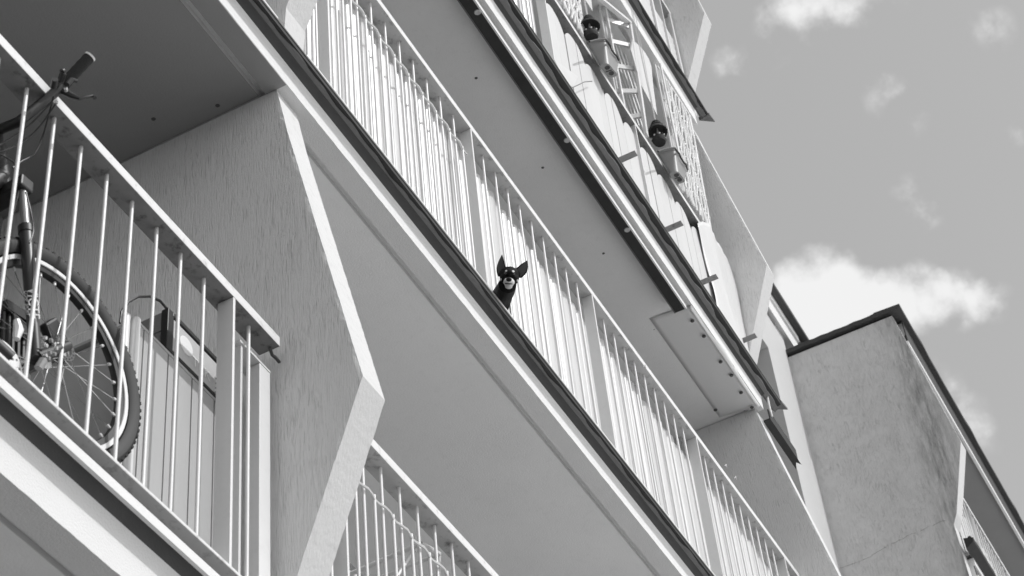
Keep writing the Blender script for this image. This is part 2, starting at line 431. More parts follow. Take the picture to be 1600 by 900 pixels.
# dividing walls: zigzag outline, rough pale front edge
def fin(zb, zt, x0, x1, parent, zlow=None, tip=-.265, side='stucco'):
    """outline of one storey's dividing wall between the slab below (top at zb+.2) and the slab above (underside zt)"""
    zl = zb + .2
    key = [(.02, zl), (.0, zb + .47), (tip, zb + 1.185), (.0, zt - .27), (.045, zt)]
    rj = random.Random(int(zb * 100 + x0 * 10)); fr = [key[0]]
    for (ya, za), (yb, zb2) in zip(key, key[1:]):
        n_ = max(1, int(abs(zb2 - za) / .022))
        for q in range(1, n_ + 1): fr.append((ya + (yb - ya) * q / n_, za + (zb2 - za) * q / n_))
    mb = MB(); nf_ = len(fr)
    L_ = [Vector((x0 + rj.uniform(0, .0018) + .0008 * math.sin(z * 23), y + rj.uniform(-.0003, .0003), z)) for y, z in fr]; R_ = [Vector((x1 + rj.uniform(-.0015, .0015), y + rj.uniform(-.0003, .0003), z)) for y, z in fr]
    IL = [Vector((x0, y + .014, z)) for y, z in fr]; IR = [Vector((x1, y + .014, z)) for y, z in fr]
    mb.v = L_ + R_ + IL + IR + [Vector((x0, BW, zt)), Vector((x0, BW, zl)), Vector((x1, BW, zt)), Vector((x1, BW, zl))]
    c0 = 4 * nf_; a0, b0 = 2 * nf_, 3 * nf_
    mb.f = [tuple(range(a0, a0 + nf_)) + (c0, c0 + 1), tuple(range(b0 + nf_ - 1, b0 - 1, -1)) + (c0 + 3, c0 + 2)]
    for q in range(nf_ - 1):
        mb.f += [(q, q + nf_, q + nf_ + 1, q + 1), (q, q + 1, a0 + q + 1, a0 + q), (q + nf_, b0 + q, b0 + q + 1, q + nf_ + 1)]
    mb.f += [(c0, c0 + 2, c0 + 3, c0 + 1), (nf_ - 1, 2 * nf_ - 1, b0 + nf_ - 1, c0 + 2, c0, a0 + nf_ - 1), (0, a0, c0 + 1, c0 + 3, b0, nf_)]
    o = mb.build('dividing_wall', side, parent)
    o.data.materials.append(M['edge'])
    for p in o.data.polygons:
        if p.normal.y < -.4: p.material_index = 1
    return o
for fx in (-1.73, 4.16, 10.05):
    for k in range(5):
        fin(ZB[k], ZB[k + 1], fx, fx + .14, bld)
# back wall behind the balconies, with doors
bw_ = MB(); bw_.box(FA, 10.19, BW, BW + .3, -CAM_H, 15.1); wallo = bw_.build('back_wall', 'wall', bld)
def opening(x0, x1, z0, z1, parent, y=BW, nm='window'):
    f = MB()
    w = .06
    for a in ((x0, x0 + w, z0, z1), (x1 - w, x1, z0, z1), (x0 + w, x1 - w, z0, z0 + w), (x0 + w, x1 - w, z1 - w, z1), ((x0 + x1) / 2 - .03, (x0 + x1) / 2 + .03, z0 + w, z1 - w)):
        f.box(a[0], a[1], y - .035, y - .002, a[2], a[3])
    fr = f.build(nm, 'paint', parent)
    for a, b_ in ((x0 + w, (x0 + x1) / 2 - .03), ((x0 + x1) / 2 + .03, x1 - w)):
        q = MB(); q.box(a, b_, y - .015, y - .004, z0 + w, z1 - w); q.build('pane', 'glass', fr)
    return fr
for k in (0, 1, 2):
    for xa in (-1.0, 4.9, 7.4):
        opening(xa + .3, xa + 1.9, ZB[k] + .25, ZB[k] + 2.5, bld, nm='balcony_door')
bs = MB(); bs.box(FA - .3, FA, -.0, BW + .3, -CAM_H, 15.1); bs.build('side_wall', 'stucco', bld)
rf = MB(); rf.box(FA - .3, 10.3, -.1, 6, 15.16, 15.4); rf.build('roof', 'roof', bld)
bk = MB(); bk.box(FA, 10.3, BW + .3, 8, -CAM_H, 15.1); bk.build('rear_wall', 'wall', bld)
a = MB(); a.box(FA + .14, 4.158, .002, .088, ZB[2] - .004, ZB[2] - .001); a.build('ceiling_shade_sheet', 'ceiling_shade', bld)  # thin dark sheets carry the bay's shade as colour
a = MB(); a.box(FA + .14, 4.158, .123, BW - .002, ZB[2] + .006, ZB[2] + .011); a.build('ceiling_shade_sheet', 'ceiling_shade', bld)
# hairline crack in the ceiling of the lowest bay
cr = MB(); pts = []
for px, py in ((300, -8), (318, 8), (330, 25), (345, 38), (357, 60), (372, 78), (385, 97), (396, 107), (407, 124)):
    p = pixz(px, py, ZB[2] + .006); pts.append(p + Vector((0, 0, .0002)))
for i in range(len(pts) - 1):
    a, b_ = pts[i], pts[i + 1]; mid = (a + b_) / 2 + Vector((random.uniform(-.006, .006), random.uniform(-.004, .004), 0))
    for s_, e_ in ((a, mid), (mid, b_)): cr.bar(s_, e_, .0016, .001)
cr.build('ceiling_crack', 'dgrey', bld)
# drilled holes / spots on the soffits
for px, py, k in ((744, 122, 3), (848, 262, 3), (943, 396, 3), (340, 165, 2), (240, 186, 2)):
    p = pixz(px, py, ZB[k] + (.012 if k == 3 else .006))
    h = MB(); h.lathe(p, (0, 0, -1), [(0, .001), (.006, .0015), (.009, 0)], 10); h.build('plug', 'dgrey', bld)

# ------------------------------------------------------------------ recessed stair section between the two blocks
LY = 1.29
lk = thing('stair_section', 'recessed pale wall section with a dark slot under its eaves, between the two blocks', 'building', (14, 1.6, -CAM_H))
a = MB(); a.box(16.0, 16.8, LY, LY + .35, 3.0, 15.47); a.build('pier', 'wallw', lk)
a = MB(); a.box(10.19, 16.0, LY, LY + .35, 14.72, 15.47); a.build('lintel', 'wallw', lk)
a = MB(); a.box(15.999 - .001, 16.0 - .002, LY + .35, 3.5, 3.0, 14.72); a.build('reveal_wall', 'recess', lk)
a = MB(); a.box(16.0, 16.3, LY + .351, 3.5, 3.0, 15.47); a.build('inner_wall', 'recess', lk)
a = MB(); a.box(10.19, 10.4, LY, 3.5, -CAM_H, 15.4); a.build('inner_wall', 'stucco', lk)
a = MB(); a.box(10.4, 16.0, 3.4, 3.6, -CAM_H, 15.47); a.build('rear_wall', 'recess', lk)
a = MB(); a.box(10.19, 16.55, LY + .06, LY + .3, 15.47, 15.75); a.build('slot_louvre', 'shade', lk)
a = MB(); a.box(16.55, 16.8, LY - .002, LY + .3, 15.472, 15.70); a.build('corner_block', 'wallw', lk)
a = MB(); a.prism([(LY + .3, 15.60), (1.25, 15.52), (1.24, 15.52), (1.24, 15.73), (1.262, 15.74), (1.262, 15.80), (1.230, 15.81), (1.230, 15.90), (LY + .3, 15.98)], 10.19, 17.3); a.build('eaves_cornice', 'fascia', lk)
a = MB(); a.prism([(1.24, 15.905), (1.20, 15.90), (1.155, 15.915), (1.150, 15.93), (1.150, 15.955), (1.30, 15.975)], 10.19, 17.75); a.build('gutter', 'dgrey', lk)
a = MB(); a.box(10.19, 17.2, 1.2, 6, 15.98, 16.05); a.build('roof', 'roof', lk)

# ------------------------------------------------------------------ projecting block on the right
RX = 16.8
rb = thing('projecting_block', 'projecting stuccoed block with a weather-stained side wall and black roof edge', 'building', (20, 1.3, -CAM_H))
rzb = 11.62
outl = [(2.6, 3.0), (.0, 3.0), (.0, rzb + .42), (.045, 12.33), (-.252, 13.24), (.05, 15.24), (2.6, 15.34)]
a = MB(); a.prism([(2.6, -CAM_H), (.06, -CAM_H), (.06, rzb), (.06, 12.3), (-.0, 12.42), (-.252, 13.24), (.05, 15.20), (2.6, 15.20)], RX, RX + .17)
sw = a.build('side_wall', 'stucco_old', rb)
sw.data.materials.append(M['edge'])
for p in sw.data.polygons:
    if p.normal.y < -.4 and p.center.z + wloc(rb).z > 11: p.material_index = 1
RE = 27.0
a = MB(); a.box(RX + .17, RE, BW, BW + .3, -CAM_H, 15.2); a.build('back_wall', 'wall', rb)
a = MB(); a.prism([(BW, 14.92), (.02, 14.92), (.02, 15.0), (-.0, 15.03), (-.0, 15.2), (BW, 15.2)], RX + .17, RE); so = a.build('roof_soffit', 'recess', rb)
a = MB(); a.prism([(.018, 14.86), (.018, 14.93), (-.012, 14.93), (-.012, 14.86)], RX + .172, RE); a.build('soffit_trim', 'paint', so)
# black roof edge: a ragged felt-covered coping along both sides of the corner
def coping(pts, nm):
    n = len(pts); mb = MB(); rnd = random.Random(5)
    vs = []
    for i, (p, inw) in enumerate(pts):
        j = rnd.uniform(-.006, .006)
        p = Vector(p); inw = Vector(inw)
        vs += [p + Vector((0, 0, j)), p + Vector((0, 0, .06 + j)), p + inw * .3 + Vector((0, 0, .075)), p + inw * .3 + Vector((0, 0, j * .5))]
    fs = []
    for i in range(n - 1):
        for q in range(4):
            a_, b_ = i * 4 + q, i * 4 + (q + 1) % 4
            fs.append((a_, b_, b_ + 4, a_ + 4))
    fs += [(3, 2, 1, 0), tuple(4 * (n - 1) + q for q in range(4))]
    mb.add(vs, fs); return mb.build(nm, 'roof', rb)
coping([((RX - .035, 2.6 - i * (2.366 / 30), 15.234), (1, 0, 0)) for i in range(31)], 'roof_edge')
front = [((RX - .035 + i * .25, -.066 - (.008 * (i % 7 == 3)), 15.234), (0, 1, 0)) for i in range(42)]
a = MB(); a.box(RX + .171, RE, -.012, .0, 14.95, 15.233); a.build('fascia_felt', 'roof', rb)
coping(front, 'roof_edge')
a = MB(); a.box(RX + .5, RE, .4, 6, 15.24, 15.30); a.build('roof', 'roof', rb)
a = MB(); a.box(RE, RE + .2, 0, 6, -CAM_H, 15.4); a.build('side_wall', 'stucco', rb)
for zz in (11.72, 8.79, 5.972, 3.179):
    top = zz > 11
    prof = [(BW, zz + .012), (.10, zz + .012), (.095, zz + .03), (.06, zz + .03), (.055, zz), (0, zz)] + ([(0, zz + .04), (.02, zz + .045), (.02, zz + .165), (0, zz + .17), (0, zz + .25)] if top else cove(zz) + [(-.04, zz + .205), (.0, zz + .25)]) + [(BW, zz + .25)]
    a = MB(); a.prism(prof, RX + .175, RE); s_ = a.build('balcony_slab', 'fascia', rb, smooth=not top)
    s_.data.materials.append(M['floor'])
    for p in s_.data.polygons:
        if p.normal.z > .6: p.material_index = 1
    if top:
        n_ = 60; vs = []; fs = []; rj = random.Random(3)
        for q in range(n_ + 1):
            x_ = RX - .004 + (RE - RX) * q / n_; w_ = .008 * math.sin(q * .9) + .012 * (q % 9 == 4) + rj.uniform(-.005, .005)
            vs += [(x_, .012, 11.965), (x_, -.080 - w_ * .3, 12.03), (x_, -.084 - w_ * .3, 12.075 + w_), (x_, .012, 12.10)]
        for q in range(n_):
            for r_ in range(4):
                fs.append((q * 4 + r_, q * 4 + (r_ + 1) % 4, q * 4 + (r_ + 1) % 4 + 4, q * 4 + r_ + 4))
        fs += [(3, 2, 1, 0)]
        a = MB(); a.add(vs, fs); a.build('felt_gutter', 'bitumen', s_)
        a = MB(); a.prism([(.02, 11.77), (.012, 11.77), (.012, 11.88), (.02, 11.88)], RX + .18, RE); a.build('joint_strip', 'dgrey', s_)
        cp = MB(); cp.lathe((RX + .02, -.045, 12.10), (1, 0, 0), [(0, 0), (.020, 0), (.020, .10), (0, .10)], 14); cp.build('pipe_stub', 'bitumen', s_, smooth=True)
    else:
        fin(zz, {8.79: 11.72, 5.972: 8.79, 3.179: 5.972}[zz], RX + .171, RX + .31, rb)
# hairline joint across the gable wall
cr = MB(); last = None; rnd = random.Random(9)
for i in range(26):
    t = i / 25; px = 1312 + (1478 - 1312) * t; py = 888 + (812 - 888) * t + 5 * math.sin(t * 7) * (1 - t) + rnd.uniform(-1.2, 1.2)
    d = RIGHT * (px - 800) + UP * (450 - py) + FWD * FPX; tt = (RX - .001) / d.x; p = Vector((0, -DIST, 0)) + d * tt
    if last is not None and rnd.random() < .8: cr.bar(last, p, rnd.uniform(.001, .004), .001)
    last = p
cr.build('wall_crack', 'shade', rb)

# ------------------------------------------------------------------ balcony railings
PD = .06                          # posts are flat bars set edge-on
_b = MB(); _b.tube([(0, 0, 0), (0, 0, 1.0)], .0062, 8); BAL = _b.mesh('baluster')
for p in BAL.polygons: p.use_smooth = True
BAL.materials.append(M['paint'])
try: BAL.set_sharp_from_angle(angle=rad(50))
except Exception: pass
def baluster(parent, x, y, z0, z1, name='baluster'):
    o = bpy.data.objects.new(name, BAL); col.objects.link(o); o.parent = parent
    o.location = Vector((x, y, z0)) - wloc(parent); o.scale = (1, 1, z1 - z0); return o
def railing(label, x0, x1, zr, posts, group='balcony railings', by=.035, step=.1275, bars=None, short=None, h=1.095, bot=True, under=False):
    t = thing('balcony_railing', label, 'railing', ((x0 + x1) / 2, .04, zr - h), group)
    a = MB(); a.box(x0, x1, 0, .08, zr - .042, zr); hr = a.build('handrail', 'rail', t, bevel=.003)
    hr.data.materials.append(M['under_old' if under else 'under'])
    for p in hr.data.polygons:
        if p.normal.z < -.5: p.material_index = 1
    a = MB(); a.box(x0, x1, -.002, .07, zr - h - .012, zr - h); br = a.build('bottom_rail', 'rail', t, bevel=.002)
    for px in posts:
        a = MB(); a.box(px - .012, px, .001, PD, zr - h, zr - .042); a.build('post', 'paint', t, bevel=.0015)
    edges = sorted(posts)
    allp = [x0] + edges + [x1]
    for i in range(len(allp) - 1):
        L, R_ = allp[i], allp[i + 1]
        x = R_ - step if (R_ in posts) else None
        xs = []
        if x is None:
            x = L + step
            while x < R_ - .03: xs.append(x); x += step
        else:
            while x > L + .045: xs.append(x); x -= step
        for q in xs:
            if bars and not bars(q): continue
            baluster(t, q, by, zr - h, zr - .042)
        if short and short(L, R_):
            z = zr - .228
            pts = []
            n = int((R_ - L) / .03)
            for k in range(n + 1):
                xx = L + (R_ - .03 - L) * k / n
                pts.append((xx, .024 + .006 * math.sin(xx * 2 * math.pi / .1275), z))
            c = MB(); c.tube(pts, .0055, 6); c.build('crossbar', 'paint', t, smooth=True)
            for q in xs:
                baluster(t, q - step / 2, .03, zr - h, z + .02, 'short_baluster')
            baluster(t, R_ - step / 2, .03, zr - h, z + .02, 'short_baluster')
    return t
PST = [4.503, 5.823, 7.141, 8.479, 9.799]
Z1, Z2, Z3, Z4, ZR_ = 4.619, 7.408, 10.10, 13.0, 13.13
r1 = railing('white railing in front of the bicycle on the lowest balcony', -1.55, 4.10, Z1, [3.84, 2.52, 1.20, -.12, -1.44], under=True)
brk = MB(); brk.tube([(4.085, .03, 4.575), (4.10, .03, 4.555), (4.118, .03, 4.56), (4.15, .035, 4.567)], .006, 8); brk.build('wall_anchor', 'dgrey', r1, smooth=True)
railing('white railing with a crossbar, half hidden behind the rough dividing wall at the bottom', 4.31, 10.04, Z1, PST, short=lambda a, b: a < 4.6 or a > 8)
railing('short end of white railing left of the big dividing wall, at the top edge', -1.55, 4.10, Z2, [3.84, 2.52, 1.20, -.12, -1.44])
r2 = railing('long white railing of the balcony where the small dog looks out', 4.31, 10.045, Z2, PST, short=lambda a, b: abs(b - 5.823) < .1 or abs(b - 4.503) < .1)
r3 = railing('white railing of the upper balcony carrying the trellises and hanging planters', 4.31, 10.045, Z3, PST, by=.058, h=.985, under=True)
r4 = railing('topmost white railing with horizontal boards behind the upper black drip edge', 4.31, 10.03, Z4, PST, by=.06, h=.93)
r5 = railing('railing of the projecting block at the lower right corner', RX + .18, 26.9, ZR_, [RX + .9 + i * 1.32 for i in range(8)], by=.02, h=1.10)
# odd twist ties and a nut on the long rail
for px, py in ((1006, 574), (1133, 729), (1148, 748)):
    p = pix(px, py, 0.0)
    a = MB(); a.tube([p + Vector((-.012, -.004, -.005)), p + Vector((0, -.008, .012)), p + Vector((.014, -.004, .004))], .004, 6); a.build('wire_tie', 'steel', r2, smooth=True)

# brackets under the boards of the upper balcony
for bx in (8.02, 8.71, 9.27, 9.93):
    a = MB(); a.box(bx, bx + .045, -.100, .03, 9.295, 9.302); a.build('bracket', 'under_old', r3)

# ------------------------------------------------------------------ plastic slats tied behind the railings
def slat_mesh(w, bulge, n=6):
    mb = MB(); vs = []
    for z in (0, 1):
        for i in range(n + 1):
            t = i / n * 2 - 1
            vs.append((t * w / 2, -bulge * math.cos(t * math.pi / 2), z))
        for i in range(n + 1):
            t = 1 - i / n * 2
            vs.append((t * w / 2, -bulge * math.cos(t * math.pi / 2) + .003, z))
    k = 2 * (n + 1)
    fs = [tuple(range(k))[::-1], tuple(range(k, 2 * k))] + [(i, (i + 1) % k, (i + 1) % k + k, i + k) for i in range(k)]
    mb.add(vs, fs); me = mb.mesh('slat')
    for p in me.polygons: p.use_smooth = True
    try: me.set_sharp_from_angle(angle=rad(60))
    except Exception: pass
    me.materials.append(M['slat']); return me
SM = [slat_mesh(.060, .013), slat_mesh(.045, .012), slat_mesh(.075, .010), slat_mesh(.03, .009)]
def slat_screen(label, x0, x1, y, z0, z1, seed, steps=(.0, .04), gap=None, lean=0, wscale=1.0, y2=.0):
    t = thing('slat_screen', label, 'screen', ((x0 + x1) / 2, y, z0), 'white slat screens tied to the railings')
    rnd = random.Random(seed); x = x0; top = z1 - .03; left = 0
    while x < x1:
        if left <= 0: left = rnd.choice((2, 3, 3, 4)); top = z1 - rnd.uniform(*steps)
        left -= 1
        me = rnd.choice(SM[:3] + [SM[0], SM[3]])
        w = max(v.co.x for v in me.vertices) * 2 * wscale
        zb_ = z0
        if gap and gap[0] < x + w / 2 < gap[1]: zb_ = z0 + gap[2]
        o = bpy.data.objects.new('slat', me); col.objects.link(o); o.parent = t
        o.location = Vector((x + w / 2, y + rnd.uniform(-.004, .004) + y2 * (x - x0), zb_)) - wloc(t)
        o.scale = (wscale, 1, top - rnd.uniform(0, .006) - zb_)
        o.rotation_euler = (rnd.uniform(-.006, .006), lean + rnd.uniform(-.004, .004), rnd.uniform(-.06, .06))
        x += w * rnd.uniform(.88, .95)
    return t
slat_screen('wall of white plastic slats behind the railing around the small dog', 4.36, 10.0, .098, Z2 - 1.08, Z2 - .075, 3, steps=(.0, .055), gap=(5.93, 6.06, .10))
slat_screen('white slats at the top edge, left of the boards with arched tops', 4.36, 7.10, .085, Z3 - .97, Z3 - .09, 5)
slat_screen('slats behind the railing of the projecting block, lower right', RX + .22, 26.8, .06, ZR_ - 1.02, ZR_ - .22, 8, steps=(0, .16), wscale=2.2)

# boards with arched tops on the upper balcony
bs_ = thing('arched_board_screen', 'row of white boards with rounded tops under the hanging planters', 'screen', (8.5, .02, 9.12))
rnd = random.Random(21)
x = 7.165; i = 0
while x < 9.95:
    w = rnd.choice((.265, .285, .275)); n = 10; half = rnd.uniform(.45, .62)
    top = 9.985 + rnd.uniform(-.02, .01); drop = rnd.uniform(.09, .14)
    segs = (0, half, 1)
    for s0, s1 in ((segs[0], segs[1]), (segs[1], segs[2])):
        pro = [(x + w * s0 + .002, 9.12), (x + w * s1 - .002, 9.12)]
        for k in range(n + 1):
            q = s1 + (s0 - s1) * k / n
            u = q * 2 - 1
            pro.append((x + w * q + (-.002 if k == 0 else .002 if k == n else 0), top - drop * abs(u) ** 2.6))
        dy = rnd.uniform(-.004, .004)
        a = MB(); a.prismy(pro, .018 + dy, .030 + dy); o = a.build('board', 'board', bs_, bevel=.002)
    x += w
# sheet of thin plastic hung over the right hand end of that railing
a = MB(); nx, nz = 16, 24; vs = []; fs = []
x0s, x1s = 9.47, 10.02
for iz in range(nz + 1):
    for ix in range(nx + 1):
        u = ix / nx; v = iz / nz
        zt = 10.17 - .09 * abs(u * 2 - 1) ** 3 - .22 * max(0, .35 - u)
        z = 9.14 + (zt - 9.14) * v
        y = .004 - .016 * min(1, u * 5) - .006 * math.sin(u * 12 + v * 3) - .007 * math.sin(v * 7 + u * 3) - .004 * math.sin(u * 31 + v * 9)
        vs.append((x0s + (x1s - x0s) * (u + .03 * math.sin(v * 4)), y, z))
for iz in range(nz):
    for ix in range(nx):
        q = iz * (nx + 1) + ix; fs.append((q, q + 1, q + nx + 2, q + nx + 1))
a.add(vs, fs); o = a.build('plastic_sheet', 'sheet', None, smooth=True)
so_ = o.modifiers.new('solid', 'SOLIDIFY'); so_.thickness = .003
o['label'] = 'crumpled thin white sheet draped over the far end of the upper railing'; o['category'] = 'sheet'
# a folded corner of cloth lying under the boards
p = [pix(866, 93, -.03), pix(903, 119, -.03), pix(896, 137, -.03), pix(884, 128, -.035)]
a = MB(); a.add(p + [v + Vector((0, .008, 0)) for v in p], [(0, 1, 2, 3), (7, 6, 5, 4), (0, 4, 5, 1), (1, 5, 6, 2), (2, 6, 7, 3), (3, 7, 4, 0)])
o = a.build('cloth', 'sheet'); o['label'] = 'small white corner of cloth sticking out over the drip edge below the first planter'; o['category'] = 'cloth'
a = MB(); q = [pix(892, 138, -.05), pix(905, 132, -.05), pix(913, 128, -.04), pix(925, 127, -.02)]; a.tube(q, .003, 6); a.tube([q[0], pix(898, 147, -.055)], .0025, 6)
o = a.build('wire', 'dgrey', smooth=True); o['label'] = 'thin bent wire sticking out beside the white cloth corner'; o['category'] = 'wire'

# horizontal boards on the topmost balcony
hb = thing('horizontal_board_screen', 'pale horizontal boards behind the topmost railing at the top edge', 'screen', (8, .02, 12.1))
for i in range(11):
    z = 12.08 + i * .068
    a = MB(); a.prism([(.022, z), (.016, z + .058), (.030, z + .064), (.034, z)], 4.4, 10.03 if i < 8 else (9.52 if i < 10 else 9.2)); a.build('board', 'board', hb)
for xx, zt in ((9.20, 12.95), (9.55, 12.95), (9.99, 12.95)):
    a = MB(); a.box(xx, xx + .035, .001, .016, 12.06, zt); a.build('upright', 'paint', hb)

# ------------------------------------------------------------------ trellises above the upper railing
TG = 'white trellises standing on the upper railing'
def trellis(label, bl, br, tl, tr, y, kind, seed):
    BL, BR, TL, TR = (pix(*bl, y), pix(*br, y), pix(*tl, y), pix(*tr, y))
    if kind == 'ladder':
        TR = pix(*tr, y); zq = pix(983.7, 45.4, y).z; q1 = pixz(942.9, 36.3, zq)
        BL = Vector((q1.x, q1.y, BR.z)); TL0 = TL; TL = Vector((q1.x, q1.y, TR.z + .08))
    t = thing('trellis', label, 'trellis', (BL + BR) / 2, TG)
    a = MB(); a.bar(BL, TL, .012, .075, ref=(1, 0, 0)); a.build('upright', 'paint', t)
    a = MB(); a.bar(BL + Vector((.001, -.036, 0)), TL + Vector((.001, -.036, 0)), .030, .010, ref=(0, 1, 0)); a.build('upright_face', 'paint', t)
    a = MB(); a.bar(BR, TR, .035, .02, ref=(0, 1, 0)); a.build('upright', 'paint', t)
    a = MB(); a.bar(TL0 if kind == 'ladder' else TL, TR, .022, .03, ref=(0, 1, 0)); a.build('top_bar', 'paint', t)
    rnd = random.Random(seed)
    yo = Vector((0, .05, 0))
    if kind == 'ladder':
        for f in (.17, .375, .575, .78, .96):
            A = BR.lerp(TR, f); B = BL.copy()
            B.z = A.z
            a = MB(); a.bar(A, B, .014, .042, ref=(0, 0, 1)); a.build('rung', 'paint', t)
        for i in range(-9, 15):
            xb = 962 + i * 9.0; yb = 147 + (xb - 962) * 1.354
            if xb > 1010: xb, yb = xb, 212 + (xb - 1010) * 1.354
            def ok(x_, y_): return x_ > 936.5 + .19 * y_ and y_ > -4 + (x_ - 935) * .82 and x_ < 983 + (y_ - 36) * .148
            good = [(xb - .33 * q, yb - q) for q in range(0, 240, 3) if ok(xb - .33 * q, yb - q)]
            if len(good) > 3:
                a = MB(); a.bar(pix(*good[0], BL.y + .03), pix(*good[-1], BL.y + .03), .033, .006, ref=(0, 1, 0)); a.build('slat', 'straw', t)
    else:
        n = 11
        for i in range(n):
            f = (i + .5) / n
            A = BL.lerp(BR, f); B = TL.lerp(TR, f)
            k = 10; pts = [A.lerp(B, j / k) + Vector((rnd.uniform(-.006, .006) + .02 * math.sin(j * 2.1 + i), -.01 + rnd.uniform(-.004, .004), 0)) for j in range(k + 1)]
            a = MB(); a.tube(pts, .0085, 5)
            a.build('cane', 'straw', t, smooth=True)
        for j in range(1, 7):
            f = j / 7
            A = BL.lerp(TL, f); B = BR.lerp(TR, f); B.z = A.z
            pts = [A.lerp(B, q / 22) + Vector((0, -.014 + .016 * (q % 2), rnd.uniform(-.006, .006))) for q in range(23)]
            a = MB(); a.tube(pts, .010, 5); a.build('binding', 'straw', t, smooth=True)
    # narrow backing sheet seen between the bars
    return t
trellis('white ladder-like trellis with flat rungs, right of the first planter', (964, 147), (1010, 212), (935, -4), (984, 36), .02, 'ladder', 1)
trellis('white cane trellis with crooked bars and bindings, right of the second planter', (1064, 296), (1111, 368), (1025, 104), (1077, 184), .02, 'cane', 2)
trellis('first white trellis at the top edge, left of the first hanging ornament', (872, 2), (912, 62), (842, -150), (895, -60), .02, 'cane', 3)

W_ = [(988, 62), (1000, 72), (1008, 82), (1014, 92), (1018, 104), (1020, 128), (1027, 180), (1001, 131), (986, 78)]
def lit_panel(poly, y, label):
    P = [pix(*p, y) for p in poly]; a = MB(); a.prismy([(p.x, p.z) for p in P], y, y + .012); o = a.build('arched_board', 'board'); o['label'] = label; o['category'] = 'board'; return o  # added white panels stand in for sunlit areas behind the trellises
lit_panel(W_, .012, 'white panel added for the sunlit curved area behind the ladder trellis')
lit_panel([(911, -6), (926, 17), (923, -6)], .012, 'pointed white panel added for the bright patch at the top edge, beside the wires of the left ornament')
# ------------------------------------------------------------------ planters hung on the upper rail
def planter(label, tFL, tFR, tBL, bFL, bFR, bBL, cable, zt=10.2, zb_=9.97):
    T = [pixz(*tFL, zt), pixz(*tFR, zt), None, pixz(*tBL, zt)]; T[2] = T[1] + (T[3] - T[0])
    B = [pixz(*bFL, zb_), pixz(*bFR, zb_), None, pixz(*bBL, zb_)]; B[2] = B[1] + (B[3] - B[0])
    c = sum((v for v in B), Vector()) / 4
    t = thing('planter', label, 'planter', c, 'planters hung on the upper railing')
    def rr(P, r, z=0, n=5):
        out_ = []
        for i in range(4):
            p, a_, b_ = P[i], P[i - 1], P[(i + 1) % 4]
            u = (a_ - p).normalized(); v = (b_ - p).normalized()
            for k in range(n + 1):
                th = math.pi / 2 * k / n
                out_.append(p + u * r * (1 - math.sin(th)) + v * r * (1 - math.cos(th)) + Vector((0, 0, z)))
        return out_
    rings = [rr(B, .022), rr([b.lerp(t_, .06) for b, t_ in zip(B, T)], .026), rr([b.lerp(t_, .93) for b, t_ in zip(B, T)], .016)]
    out_c = sum(T, Vector()) / 4
    rim = [out_c + (p - out_c) * 1.05 for p in T]
    rings += [rr([p + Vector((0, 0, -.014)) for p in rim], .016), rr(rim, .016), rr([out_c + (p - out_c) * .93 for p in T], .014), rr([out_c + (p - out_c) * .9 + Vector((0, 0, -.03)) for p in T], .014)]
    n = len(rings[0]); a = MB(); vs = [v for r_ in rings for v in r_]
    fs = [tuple(range(n))] + [(r_ * n + i, r_ * n + (i + 1) % n, (r_ + 1) * n + (i + 1) % n, (r_ + 1) * n + i) for r_ in range(len(rings) - 1) for i in range(n)] + [tuple((len(rings) - 1) * n + i for i in range(n))]
    a.add(vs, fs); po = a.build('pot', 'planter', t, smooth=True); po.data.set_sharp_from_angle(angle=rad(22))
    ux = (B[1] - B[0]); uy = (B[3] - B[0])
    for f, g_ in ((.30, .40), (.72, .45)):
        p = B[0] + ux * f + uy * g_
        h = MB(); h.lathe(p + Vector((0, 0, .001)), (0, 0, -1), [(0, .002), (.013, .002), (.016, .003), (.018, 0)], 16); h.build('drain_hole', 'dark', t, smooth=True)
    p = B[0] + ux * .52 + uy * .5; s_ = uy.normalized() * .02; e_ = ux.normalized() * .004
    h = MB(); h.add([p - s_ - e_ + Vector((0, 0, -.002)), p + s_ - e_ + Vector((0, 0, -.002)), p + s_ + e_ + Vector((0, 0, -.002)), p - s_ + e_ + Vector((0, 0, -.002)),
                     p - s_ - e_, p + s_ - e_, p + s_ + e_, p - s_ + e_], [(0, 1, 2, 3), (4, 5, 6, 7), (0, 1, 5, 4), (1, 2, 6, 5), (2, 3, 7, 6), (3, 0, 4, 7)])
    h.build('drain_slot', 'dark', t)
    yy = T[0].y - .012
    h = MB(); pts = [pix(x_, y_, yy) for x_, y_ in cable]; h.tube(pts, .0065, 6); h.build('watering_hose', 'dark', t, smooth=True)
    # soil and a handful of dry stalks
    h = MB(); c2 = out_c + Vector((0, 0, -.02)); h.add([out_c + (q - out_c) * .88 + Vector((0, 0, -.02)) for q in T], [(0, 1, 2, 3)]); h.build('soil', 'dgrey', t)
    return t
planter('left of the two grey planters, hung high on the railing near the top edge', (945.5, 61.5), (968, 95.5), (916, 64.5), (949.7, 97.8), (966.3, 118.2), (935.4, 102.3),
        [(921, 65), (932, 62.3), (945.5, 61), (950, 66), (954, 72), (956, 78.5), (960, 84), (964, 88), (967, 95)])
planter('right of the two grey planters with two drain holes, beside the cane trellis', (1054, 231.3), (1074.7, 265.3), (1026.7, 237), (1058.7, 266.7), (1072, 284), (1044.5, 271),
        [(1028, 236.5), (1040, 232.5), (1054, 231), (1058, 236), (1062, 241), (1064, 247), (1068, 253), (1072, 257), (1074.5, 265)])
